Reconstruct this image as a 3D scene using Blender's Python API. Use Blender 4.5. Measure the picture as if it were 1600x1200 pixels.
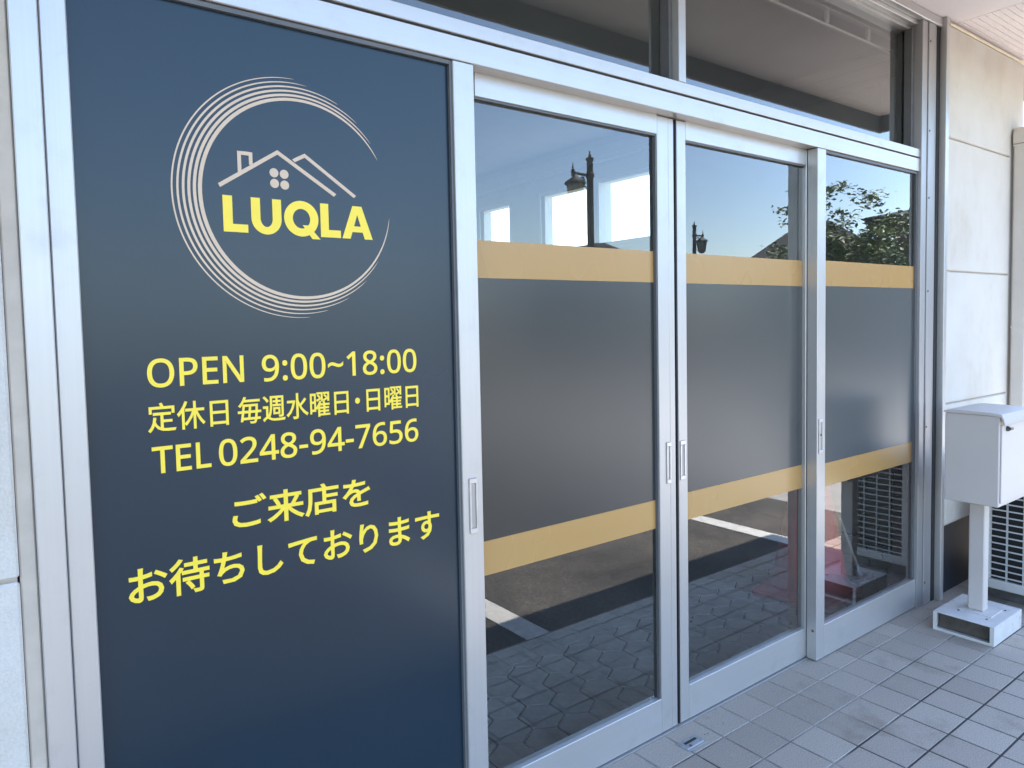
import bpy, bmesh, math, random
from mathutils import Vector, Matrix
random.seed(7)
sc = bpy.context.scene
for o in list(bpy.data.objects):
    bpy.data.objects.remove(o)

# ------------------------------------------------------------------ camera
cam_d = bpy.data.cameras.new('camera')
cam = bpy.data.objects.new('camera', cam_d)
sc.collection.objects.link(cam)
sc.camera = cam
cam.matrix_world = Matrix(((0.806322, 0.048289, -0.589503, 0.0),
                           (-0.591104, 0.030393, -0.806022, -1.568),
                           (-0.021006, 0.998371, 0.053050, 1.403),
                           (0, 0, 0, 1)))
cam_d.sensor_width = 36.0
cam_d.lens = 25.0336
cam_d.shift_x = 0.018587
cam_d.shift_y = -0.021801
cam_d.clip_start = 0.05
cam_d.clip_end = 3000

# ------------------------------------------------------------------ sky, sun, exposure
TO_SUN = Vector((1.12, 0.135, 2.75)).normalized()
SUN_EL = math.asin(TO_SUN.z)
SUN_AZ = math.atan2(TO_SUN.x, TO_SUN.y)
w = bpy.data.worlds.new('World')
sc.world = w
w.use_nodes = True
wn = w.node_tree
wn.nodes.clear()
sky = wn.nodes.new('ShaderNodeTexSky')
sky.sky_type = 'NISHITA'
sky.sun_disc = False
sky.sun_elevation = SUN_EL
sky.sun_rotation = SUN_AZ
sky.air_density = 1.0
sky.dust_density = 0.4
sky.ozone_density = 2.2
bg = wn.nodes.new('ShaderNodeBackground')
bg.inputs['Strength'].default_value = 0.15
wo = wn.nodes.new('ShaderNodeOutputWorld')
wn.links.new(sky.outputs[0], bg.inputs[0])
wn.links.new(bg.outputs[0], wo.inputs[0])
sl = bpy.data.lights.new('sun', 'SUN')
sl.energy = 4.2
sl.angle = math.radians(0.53)
sl.color = (1.0, 0.93, 0.84)
sun = bpy.data.objects.new('sun', sl)
sc.collection.objects.link(sun)
sun.rotation_euler = (-TO_SUN).to_track_quat('-Z', 'Y').to_euler()
sun.location = TO_SUN * 30
sc.view_settings.view_transform = 'Standard'
sc.view_settings.look = 'None'
sc.view_settings.gamma = 1.0
sc.view_settings.use_curve_mapping = False
sc.view_settings.exposure = 2.15
sc.render.engine = 'CYCLES'
sc.cycles.use_denoising = True
sc.cycles.max_bounces = 10
sc.cycles.diffuse_bounces = 5
sc.cycles.glossy_bounces = 5
sc.cycles.transparent_max_bounces = 24
sc.cycles.caustics_reflective = False
sc.cycles.caustics_refractive = False

# ------------------------------------------------------------------ helpers
COL = sc.collection
ORG = {}                                     # world origin of every object made here

def tag(o, label=None, cat=None, group=None, kind=None):
    if label: o['label'] = label
    if cat: o['category'] = cat
    if group: o['group'] = group
    if kind: o['kind'] = kind
    return o

def thing(name, label, cat, loc, group=None):
    o = bpy.data.objects.new(name, None)
    o.empty_display_size = 0.1
    COL.objects.link(o)
    o.location = loc
    ORG[o.name] = Vector(loc)
    return tag(o, label, cat, group)

class MB:
    """collects shapes given in world coordinates, then links them as one mesh object"""
    def __init__(self):
        self.v, self.f, self.m = [], [], []
    def add(self, vs, fs, mi=0):
        b = len(self.v)
        self.v += [tuple(p) for p in vs]
        for f in fs:
            self.f.append(tuple(i + b for i in f))
            self.m.append(mi)
        return self
    def box(self, x0, x1, y0, y1, z0, z1, bev=0.0, mi=0, front=None, M=None):
        c = Vector(((x0 + x1) / 2, (y0 + y1) / 2, (z0 + z1) / 2))
        h = Vector((abs(x1 - x0) / 2, abs(y1 - y0) / 2, abs(z1 - z0) / 2))
        def T(p):
            p = c + Vector(p)
            return tuple(M @ p) if M is not None else tuple(p)
        bev = min(bev, min(h) * 0.9)
        if bev <= 0:
            vs = [T((sx * h.x, sy * h.y, sz * h.z)) for sx in (-1, 1) for sy in (-1, 1) for sz in (-1, 1)]
            fs = [(0, 1, 3, 2), (4, 6, 7, 5), (0, 4, 5, 1), (2, 3, 7, 6), (0, 2, 6, 4), (1, 5, 7, 3)]
            for i, f in enumerate(fs):
                self.add(vs, [], 0) if False else None
            b = len(self.v)
            self.v += vs
            for i, f in enumerate(fs):
                self.f.append(tuple(k + b for k in f))
                self.m.append(front if (front is not None and i == 2) else mi)
            return self
        vs, idx = [], {}
        for sx in (-1, 1):
            for sy in (-1, 1):
                for sz in (-1, 1):
                    for a in range(3):
                        s = (sx, sy, sz)
                        p = [s[k] * (h[k] - (0 if k == a else bev)) for k in range(3)]
                        idx[(sx, sy, sz, a)] = len(vs)
                        vs.append(T(p))
        fs = []
        for a in range(3):
            u, v = [k for k in range(3) if k != a]
            for s in (-1, 1):
                q = []
                for su, sv in ((-1, -1), (1, -1), (1, 1), (-1, 1)):
                    k = [0, 0, 0]; k[a] = s; k[u] = su; k[v] = sv
                    q.append(idx[(k[0], k[1], k[2], a)])
                fs.append(q)
            for su in (-1, 1):              # edges running along axis a
                for sv in (-1, 1):
                    k0 = [0, 0, 0]; k0[a] = -1; k0[u] = su; k0[v] = sv
                    k1 = list(k0); k1[a] = 1
                    fs.append([idx[(*k0, u)], idx[(*k1, u)], idx[(*k1, v)], idx[(*k0, v)]])
        for sx in (-1, 1):
            for sy in (-1, 1):
                for sz in (-1, 1):
                    fs.append([idx[(sx, sy, sz, a)] for a in range(3)])
        return self.add(vs, fs, mi)
    def tube(self, p0, p1, r0, r1=None, n=12, mi=0, cap=True):
        r1 = r0 if r1 is None else r1
        p0, p1 = Vector(p0), Vector(p1)
        d = (p1 - p0).normalized()
        a = d.orthogonal().normalized(); b = d.cross(a)
        vs = []
        for p, r in ((p0, r0), (p1, r1)):
            for i in range(n):
                t = 2 * math.pi * i / n
                vs.append(p + (a * math.cos(t) + b * math.sin(t)) * r)
        fs = [(i, (i + 1) % n, n + (i + 1) % n, n + i) for i in range(n)]
        if cap: fs += [tuple(range(n)), tuple(range(n, 2 * n))]
        return self.add(vs, fs, mi)
    def path(self, pts, r, n=8, mi=0):
        pts = [Vector(p) for p in pts]
        rs = r if isinstance(r, (list, tuple)) else [r] * len(pts)
        vs, fs = [], []
        d0 = (pts[1] - pts[0]).normalized()
        a = d0.orthogonal().normalized()
        for k, p in enumerate(pts):
            d = (pts[min(k + 1, len(pts) - 1)] - pts[max(k - 1, 0)]).normalized()
            a = (a - d * a.dot(d)).normalized(); b = d.cross(a)
            for i in range(n):
                t = 2 * math.pi * i / n
                vs.append(p + (a * math.cos(t) + b * math.sin(t)) * rs[k])
        for k in range(len(pts) - 1):
            for i in range(n):
                fs.append((k * n + i, k * n + (i + 1) % n, (k + 1) * n + (i + 1) % n, (k + 1) * n + i))
        fs += [tuple(range(n)), tuple(range((len(pts) - 1) * n, len(pts) * n))]
        return self.add(vs, fs, mi)
    def lathe(self, c, prof, n=20, mi=0):
        vs, fs = [], []
        for r, z in prof:
            for i in range(n):
                t = 2 * math.pi * i / n
                vs.append((c[0] + r * math.cos(t), c[1] + r * math.sin(t), c[2] + z))
        for k in range(len(prof) - 1):
            for i in range(n):
                fs.append((k * n + i, k * n + (i + 1) % n, (k + 1) * n + (i + 1) % n, (k + 1) * n + i))
        fs += [tuple(range(n)), tuple(range((len(prof) - 1) * n, len(prof) * n))]
        return self.add(vs, fs, mi)
    def prism(self, pts, axis, a0, a1, mi=0):
        """polygon given in the two other axes, extruded along axis"""
        n = len(pts)
        def P(p, a):
            q = list(p); q.insert(axis, a); return tuple(q)
        vs = [P(p, a0) for p in pts] + [P(p, a1) for p in pts]
        fs = [tuple(range(n)), tuple(range(n, 2 * n))] + [(i, (i + 1) % n, n + (i + 1) % n, n + i) for i in range(n)]
        return self.add(vs, fs, mi)
    def mesh(self, name, mats, org=Vector((0, 0, 0)), smooth=False):
        me = bpy.data.meshes.new(name)
        me.from_pydata([(p[0] - org[0], p[1] - org[1], p[2] - org[2]) for p in self.v], [], self.f)
        for m in (mats if isinstance(mats, (list, tuple)) else [mats]):
            me.materials.append(m)
        for p, mi in zip(me.polygons, self.m):
            p.material_index = mi
        bm = bmesh.new(); bm.from_mesh(me)
        bmesh.ops.recalc_face_normals(bm, faces=bm.faces)
        bm.to_mesh(me); bm.free()
        if smooth:
            try:
                me.shade_auto_smooth()
            except Exception:
                pass
            for p in me.polygons: p.use_smooth = True
            try:
                me.set_sharp_from_angle(angle=math.radians(40))
            except Exception:
                pass
        me.update()
        return me
    def build(self, name, mats, parent=None, smooth=False, loc=None):
        if parent is not None:
            org = ORG[parent.name]
        else:
            org = Vector(loc) if loc is not None else Vector((0, 0, 0))
        o = bpy.data.objects.new(name, self.mesh(name, mats, org, smooth))
        COL.objects.link(o)
        if parent is not None: o.parent = parent
        else: o.location = org
        ORG[o.name] = Vector(org)
        return o

def place(name, me, loc, parent):
    """another object on shared mesh data; loc in world coordinates"""
    o = bpy.data.objects.new(name, me)
    COL.objects.link(o)
    o.parent = parent
    o.location = Vector(loc) - ORG[parent.name]
    return o

# ------------------------------------------------------------------ materials
def new_mat(name):
    m = bpy.data.materials.new(name)
    m.use_nodes = True
    nt = m.node_tree
    return m, nt, nt.nodes['Principled BSDF']

def noise(nt, scale, detail=4, rough=0.6, stretch=None, obj=True):
    tc = nt.nodes.new('ShaderNodeTexCoord')
    n = nt.nodes.new('ShaderNodeTexNoise')
    n.inputs['Scale'].default_value = scale
    n.inputs['Detail'].default_value = detail
    n.inputs['Roughness'].default_value = rough
    src = tc.outputs['Object']
    if stretch:
        mp = nt.nodes.new('ShaderNodeMapping')
        mp.inputs['Scale'].default_value = stretch
        nt.links.new(src, mp.inputs[0]); src = mp.outputs[0]
    nt.links.new(src, n.inputs['Vector'])
    return n

def ramp(nt, src, stops):
    r = nt.nodes.new('ShaderNodeValToRGB')
    e = r.color_ramp.elements
    e[0].position, e[0].color = stops[0][0], (*stops[0][1], 1)
    e[1].position, e[1].color = stops[-1][0], (*stops[-1][1], 1)
    for p, c in stops[1:-1]:
        k = e.new(p); k.color = (*c, 1)
    nt.links.new(src, r.inputs[0])
    return r

def mixc(nt, fac, a, b, mode='MIX'):
    n = nt.nodes.new('ShaderNodeMix')
    n.data_type = 'RGBA'; n.blend_type = mode
    for sock, val in ((n.inputs[0], fac), (n.inputs[6], a), (n.inputs[7], b)):
        if hasattr(val, 'is_output'):
            nt.links.new(val, sock)
        elif isinstance(val, (tuple, list)):
            sock.default_value = (*val, 1) if len(val) == 3 else val
        else:
            sock.default_value = val
    return n.outputs[2]

def bump(nt, bsdf, src, strength=0.2, dist=0.002):
    b = nt.nodes.new('ShaderNodeBump')
    b.inputs['Strength'].default_value = strength
    b.inputs['Distance'].default_value = dist
    nt.links.new(src, b.inputs['Height'])
    nt.links.new(b.outputs[0], bsdf.inputs['Normal'])

def simple(name, col, rough=0.5, metal=0.0, var=0.12, scale=12.0, bmp=0.0, bscale=80, stretch=None, spec=0.5):
    m, nt, p = new_mat(name)
    n = noise(nt, scale, 5, 0.6, stretch)
    lo = tuple(c * (1 - var) for c in col); hi = tuple(min(1, c * (1 + var)) for c in col)
    nt.links.new(ramp(nt, n.outputs['Fac'], [(0.3, lo), (0.7, hi)]).outputs[0], p.inputs['Base Color'])
    p.inputs['Roughness'].default_value = rough
    p.inputs['Metallic'].default_value = metal
    p.inputs['Specular IOR Level'].default_value = spec
    if bmp:
        bump(nt, p, noise(nt, bscale, 4, 0.6).outputs['Fac'], bmp)
    return m

# anodised aluminium with faint drawn streaks, a little grime
def alu(name, col, rough, stretch):
    m, nt, p = new_mat(name)
    n = noise(nt, 1.0, 4, 0.6, stretch)
    g = noise(nt, 9.0, 6, 0.7)
    base = ramp(nt, n.outputs['Fac'], [(0.25, tuple(c * .95 for c in col)), (0.75, col)]).outputs[0]
    gr = ramp(nt, g.outputs['Fac'], [(0.55, (1, 1, 1)), (0.85, (.88, .87, .86))]).outputs[0]
    nt.links.new(mixc(nt, 1.0, base, gr, 'MULTIPLY'), p.inputs['Base Color'])
    p.inputs['Metallic'].default_value = 0.55
    rr = nt.nodes.new('ShaderNodeMapRange')
    rr.inputs['To Min'].default_value = rough - .07; rr.inputs['To Max'].default_value = rough + .1
    nt.links.new(g.outputs['Fac'], rr.inputs[0]); nt.links.new(rr.outputs[0], p.inputs['Roughness'])
    bump(nt, p, n.outputs['Fac'], 0.05, 0.0006)
    return m
M = {}
M['alu_v'] = alu('aluminium_upright', (.565, .545, .53), .36, (160, 160, 1.2))
M['alu_h'] = alu('aluminium_rail', (.58, .56, .545), .36, (1.2, 160, 160))
M['alu_darker'] = alu('darker_aluminium', (.42, .405, .405), .40, (160, 160, 1.2))  # same aluminium recipe with a darker, slightly rougher finish
M['alu_dark'] = simple('shaded_gasket_grey', (.13, .13, .135), .5, 0.0, .1)
M['rubber'] = simple('black_rubber', (.012, .012, .014), .6, 0, .15)
M['screw'] = simple('screw_steel', (.12, .12, .12), .4, .8, .2)
M['steel_worn'] = simple('worn_floor_steel', (.34, .345, .36), .42, .7, .2, 60)
M['steel'] = simple('brushed_steel', (.62, .63, .65), .3, .9, .1, 30)

def film(name, col, rough, var=.05, spec=.5, smear=.05, sheen=0.0):
    m, nt, p = new_mat(name)
    n = noise(nt, 2.2, 5, .55, (1, 1, .8))
    nt.links.new(ramp(nt, n.outputs['Fac'], [(.3, tuple(c * (1 - var) for c in col)), (.7, tuple(c * (1 + var) for c in col))]).outputs[0], p.inputs['Base Color'])
    g = noise(nt, 2.6, 2, .5, (1.3, 1, .8))            # wiped smears and dust
    mr = nt.nodes.new('ShaderNodeMapRange')
    mr.inputs['From Min'].default_value = .3; mr.inputs['From Max'].default_value = .7
    mr.inputs['To Min'].default_value = rough - smear; mr.inputs['To Max'].default_value = rough + smear
    nt.links.new(g.outputs['Fac'], mr.inputs[0]); nt.links.new(mr.outputs[0], p.inputs['Roughness'])
    p.inputs['Specular IOR Level'].default_value = spec
    p.inputs['Sheen Weight'].default_value = sheen       # added to brighten the smoked film at grazing view
    p.inputs['Sheen Roughness'].default_value = .45
    p.inputs['Sheen Tint'].default_value = (.90, .97, .97, 1)
    return m
M['navy'] = film('navy_print_film', (.0090, .0250, .0415), .26, .06, .5, .015)
M['frost'] = film('smoked_matte_film', (.010, .0115, .012), .25, .10, .8, .012, .68)
M['gold'] = film('gold_vinyl_film', (.485, .280, .098), .27, .025, .5, .02)
M['yellow'] = simple('yellow_vinyl', (.95, .70, .055), .4, 0, .03)
M['beige'] = simple('champagne_print', (.66, .48, .335), .4, 0, .04)

def glass():
    m, nt, p = new_mat('window_glass')
    nt.nodes.remove(p)
    out = nt.nodes['Material Output']
    fr = nt.nodes.new('ShaderNodeFresnel'); fr.inputs['IOR'].default_value = 1.63
    a = nt.nodes.new('ShaderNodeMath'); a.operation = 'MULTIPLY'; a.inputs[1].default_value = 2.0
    b = nt.nodes.new('ShaderNodeMath'); b.operation = 'ADD'; b.inputs[1].default_value = 1.0
    c = nt.nodes.new('ShaderNodeMath'); c.operation = 'DIVIDE'; c.use_clamp = True
    nt.links.new(fr.outputs[0], a.inputs[0]); nt.links.new(fr.outputs[0], b.inputs[0])
    nt.links.new(a.outputs[0], c.inputs[0]); nt.links.new(b.outputs[0], c.inputs[1])
    t = nt.nodes.new('ShaderNodeBsdfTransparent'); t.inputs[0].default_value = (.90, .93, .93, 1)
    g = nt.nodes.new('ShaderNodeBsdfGlossy'); g.inputs['Roughness'].default_value = 0.0
    g.inputs['Color'].default_value = (1, 1, 1, 1)
    n = noise(nt, 2.2, 1, .4)
    bp = nt.nodes.new('ShaderNodeBump'); bp.inputs['Strength'].default_value = .02; bp.inputs['Distance'].default_value = .004
    nt.links.new(n.outputs['Fac'], bp.inputs['Height']); nt.links.new(bp.outputs[0], g.inputs['Normal'])
    mx = nt.nodes.new('ShaderNodeMixShader')
    nt.links.new(c.outputs[0], mx.inputs[0]); nt.links.new(t.outputs[0], mx.inputs[1]); nt.links.new(g.outputs[0], mx.inputs[2])
    # pale uneven haze added to lift the dark tone of the panes
    df = nt.nodes.new('ShaderNodeBsdfDiffuse'); df.inputs[0].default_value = (.62, .61, .58, 1)
    dn = noise(nt, 3.0, 6, .7, (1.5, 1, .6))
    dm = nt.nodes.new('ShaderNodeMapRange')
    dm.inputs['From Min'].default_value = .3; dm.inputs['From Max'].default_value = .75
    dm.inputs['To Min'].default_value = .006; dm.inputs['To Max'].default_value = .026
    nt.links.new(dn.outputs['Fac'], dm.inputs[0])
    m2 = nt.nodes.new('ShaderNodeMixShader')
    nt.links.new(dm.outputs[0], m2.inputs[0]); nt.links.new(mx.outputs[0], m2.inputs[1]); nt.links.new(df.outputs[0], m2.inputs[2])
    nt.links.new(m2.outputs[0], out.inputs['Surface'])
    e, nt2, p2 = new_mat('glass_edge')
    nt2.nodes.remove(p2)
    t2 = nt2.nodes.new('ShaderNodeBsdfTransparent'); t2.inputs[0].default_value = (.96, .98, .97, 1)
    nt2.links.new(t2.outputs[0], nt2.nodes['Material Output'].inputs['Surface'])
    return m, e
M['glass'], M['glass_edge'] = glass()
def pane(name, x0, x1, y, z0, z1, parent):
    mb = MB().box(x0, x1, y, y + .006, z0, z1, mi=1, front=0)
    return mb.build(name, [M['glass'], M['glass_edge']], parent)

# paving tile: grey granite-look stoneware, each tile its own tone, grime near the doors
def tile_mat():
    m, nt, p = new_mat('paving_stoneware')
    oi = nt.nodes.new('ShaderNodeObjectInfo')
    tone = ramp(nt, oi.outputs['Random'], [(0, (.365, .312, .262)), (.5, (.41, .352, .298)), (1, (.455, .395, .335))]).outputs[0]
    sp = noise(nt, 230, 4, .75)
    spk = ramp(nt, sp.outputs['Fac'], [(.36, (.66, .66, .67)), (.5, (1, 1, 1)), (.64, (1.22, 1.21, 1.18))]).outputs[0]
    c = mixc(nt, 1.0, tone, spk, 'MULTIPLY')
    geo = nt.nodes.new('ShaderNodeNewGeometry')
    st = nt.nodes.new('ShaderNodeTexNoise'); st.inputs['Scale'].default_value = 3.1; st.inputs['Detail'].default_value = 6
    st.inputs['Roughness'].default_value = .65
    nt.links.new(geo.outputs['Position'], st.inputs['Vector'])
    blot = ramp(nt, st.outputs['Fac'], [(.30, (.72, .70, .66)), (.44, (1, 1, 1)), (.60, (1.0, 1.0, 1.0)), (.74, (1.14, 1.14, 1.13))]).outputs[0]
    nt.links.new(mixc(nt, 1.0, c, blot, 'MULTIPLY'), p.inputs['Base Color'])
    p.inputs['Roughness'].default_value = .62
    bump(nt, p, sp.outputs['Fac'], .25, .0008)
    return m
M['tile'] = tile_mat()
def grout_mat():
    m, nt, p = new_mat('joint_mortar')
    n = noise(nt, 2.6, 4, .6)
    f = noise(nt, 90, 4, .6)
    # pale mortar haze is left near the doors, the trodden joints further out are dark
    tc = nt.nodes.new('ShaderNodeTexCoord'); sx = nt.nodes.new('ShaderNodeSeparateXYZ')
    nt.links.new(tc.outputs['Object'], sx.inputs[0])
    mr = nt.nodes.new('ShaderNodeMapRange'); mr.clamp = False
    mr.inputs['From Min'].default_value = -.75; mr.inputs['From Max'].default_value = 0
    mr.inputs['To Min'].default_value = -.22; mr.inputs['To Max'].default_value = .20
    nt.links.new(sx.outputs['Y'], mr.inputs[0])
    ad = nt.nodes.new('ShaderNodeMath'); ad.operation = 'ADD'
    nt.links.new(mr.outputs[0], ad.inputs[0]); nt.links.new(n.outputs['Fac'], ad.inputs[1])
    a = ramp(nt, ad.outputs[0], [(.40, (.060, .056, .054)), (.62, (.36, .33, .29))]).outputs[0]
    b = ramp(nt, f.outputs['Fac'], [(.3, (.8, .8, .8)), (.7, (1.15, 1.15, 1.15))]).outputs[0]
    nt.links.new(mixc(nt, 1.0, a, b, 'MULTIPLY'), p.inputs['Base Color'])
    p.inputs['Roughness'].default_value = .9
    return m
M['grout'] = grout_mat()
def asphalt_mat():
    m, nt, p = new_mat('worn_asphalt')
    big = noise(nt, 1.1, 6, .65)
    fine = noise(nt, 75, 5, .8)
    a = ramp(nt, big.outputs['Fac'], [(.34, (.036, .033, .030)), (.52, (.085, .077, .067)), (.68, (.135, .122, .105))]).outputs[0]
    b = ramp(nt, fine.outputs['Fac'], [(.30, (.40, .40, .40)), (.5, (.95, .95, .95)), (.62, (2.1, 2.05, 1.9))]).outputs[0]
    nt.links.new(mixc(nt, 1.0, a, b, 'MULTIPLY'), p.inputs['Base Color'])
    p.inputs['Roughness'].default_value = .88
    bump(nt, p, fine.outputs['Fac'], .6, .004)
    return m
M['asphalt'] = asphalt_mat()
M['apron'] = simple('pale_concrete_apron', (.36, .345, .315), .85, 0, .16, 5, .3, 120)
M['paint_line'] = simple('worn_road_paint', (.72, .72, .68), .7, 0, .18, 30, .3, 200)
M['ground'] = simple('dry_ground', (.14, .13, .09), .9, 0, .3, .6)
M['hex'] = None
def hex_mat():
    m, nt, p = new_mat('shop_floor_stone')
    oi = nt.nodes.new('ShaderNodeObjectInfo')
    tone = ramp(nt, oi.outputs['Random'], [(0, (.62, .63, .62)), (1, (.80, .80, .78))]).outputs[0]
    n = noise(nt, 26, 6, .7)
    b = ramp(nt, n.outputs['Fac'], [(.3, (.78, .78, .8)), (.7, (1.12, 1.12, 1.1))]).outputs[0]
    nt.links.new(mixc(nt, 1.0, tone, b, 'MULTIPLY'), p.inputs['Base Color'])
    p.inputs['Roughness'].default_value = .55
    return m
M['hex'] = hex_mat()
M['floor_joint'] = simple('floor_joint', (.035, .035, .038), .8, 0, .1)
M['dark_floor'] = simple('dark_shop_floor', (.030, .030, .034), .95, 0, .2, 40)

# aerated concrete wall panels: off-white sprayed coat in blotchy tan to off-white tones
def wall_mat():
    m, nt, p = new_mat('sprayed_wall_coat')
    fine = noise(nt, 240, 4, .7)
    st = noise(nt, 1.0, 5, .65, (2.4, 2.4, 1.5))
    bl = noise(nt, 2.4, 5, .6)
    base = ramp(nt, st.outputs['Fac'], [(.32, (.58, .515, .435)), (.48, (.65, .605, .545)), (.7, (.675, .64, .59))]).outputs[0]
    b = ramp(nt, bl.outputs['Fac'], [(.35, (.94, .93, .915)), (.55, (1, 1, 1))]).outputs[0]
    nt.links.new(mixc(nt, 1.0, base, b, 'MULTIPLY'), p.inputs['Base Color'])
    p.inputs['Roughness'].default_value = .85
    gr_ = ramp(nt, fine.outputs['Fac'], [(.36, (.93, .93, .93)), (.6, (1.04, 1.04, 1.04))]).outputs[0]
    nt.links.new(mixc(nt, 1.0, p.inputs['Base Color'].links[0].from_socket, gr_, 'MULTIPLY'), p.inputs['Base Color'])
    bump(nt, p, fine.outputs['Fac'], .6, .003)
    return m
M['wall'] = wall_mat()
M['sealant'] = simple('beige_sealant', (.52, .445, .365), .8, 0, .10, 14)
M['plinth'] = simple('black_plinth_paint', (.018, .022, .034), .55, 0, .3, 6)
M['soffit'] = simple('soffit_board_paint', (.88, .80, .80), .8, 0, .04, 3)
M['ribbed'] = simple('ribbed_soffit_vinyl', (.88, .80, .79), .6, 0, .05, 3)
M['fascia'] = simple('fascia_metal', (.22, .24, .27), .5, .2, .08)
M['roof_metal'] = simple('roof_sheet', (.16, .17, .19), .5, .3, .1)
M['white_paint'] = simple('white_box_paint', (.60, .545, .51), .45, 0, .03, 5)
M['white_old'] = simple('weathered_white_steel', (.70, .665, .63), .45, 0, .10, 14, .1, 60)
def rusty_white():
    m, nt, p = new_mat('weathered_white_steel')
    a = noise(nt, 14, 5, .6); b = noise(nt, 9, 6, .7)
    base = ramp(nt, a.outputs['Fac'], [(.3, (.64, .605, .57)), (.7, (.74, .71, .68))]).outputs[0]
    rust = ramp(nt, b.outputs['Fac'], [(.60, (1, 1, 1)), (.70, (.62, .50, .38))]).outputs[0]
    nt.links.new(mixc(nt, 1.0, base, rust, 'MULTIPLY'), p.inputs['Base Color'])
    p.inputs['Roughness'].default_value = .5
    return m
M['white_old'] = rusty_white()
M['weight'] = simple('rusty_ballast', (.10, .085, .07), .85, 0, .35, 18)
M['ac_white'] = simple('ivory_unit_paint', (.58, .565, .54), .5, 0, .05, 8)
M['ac_dark'] = simple('coil_fin_black', (.006, .006, .007), .6, 0, .2)
M['duct'] = simple('ivory_duct_plastic', (.62, .56, .50), .55, 0, .06, 6)
M['concrete'] = simple('dark_concrete', (.13, .125, .12), .9, 0, .25, 20, .3)
M['cone'] = simple('red_cone_plastic', (.85, .012, .030), .45, 0, .12, 6)
M['int_wall'] = simple('interior_wallpaper', (.76, .76, .72), .85, 0, .03, 4)
M['int_ceiling'] = simple('interior_ceiling', (.78, .78, .75), .9, 0, .03, 4)
M['white_trim'] = simple('white_trim_paint', (.88, .88, .85), .5, 0, .03)
M['iron'] = simple('black_cast_iron', (.012, .013, .016), .45, .3, .2)
M['lamp_glass'] = simple('lantern_glass', (.20, .21, .20), .2, 0, .1)
M['bark'] = simple('bark', (.10, .075, .055), .9, 0, .3, 20, .4, 60)
M['house_roof'] = simple('dark_roof_tile', (.022, .024, .028), .85, 0, .2, 2)
M['house_wall'] = simple('house_render', (.50, .47, .42), .9, 0, .08, 2)
M['brown_wall'] = simple('brown_cladding', (.085, .060, .060), .8, 0, .15, 3)
M['dark_glass'] = simple('dark_house_glass', (.02, .025, .03), .1, 0, .1)
def leaf_mat():
    m, nt, p = new_mat('leaf_green')
    n = noise(nt, 2.5, 3, .6)
    nt.links.new(ramp(nt, n.outputs['Fac'], [(.3, (.055, .10, .022)), (.5, (.09, .14, .035)), (.72, (.13, .15, .05))]).outputs[0], p.inputs['Base Color'])
    p.inputs['Roughness'].default_value = .5
    return m
M['leaf'] = leaf_mat()
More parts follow.
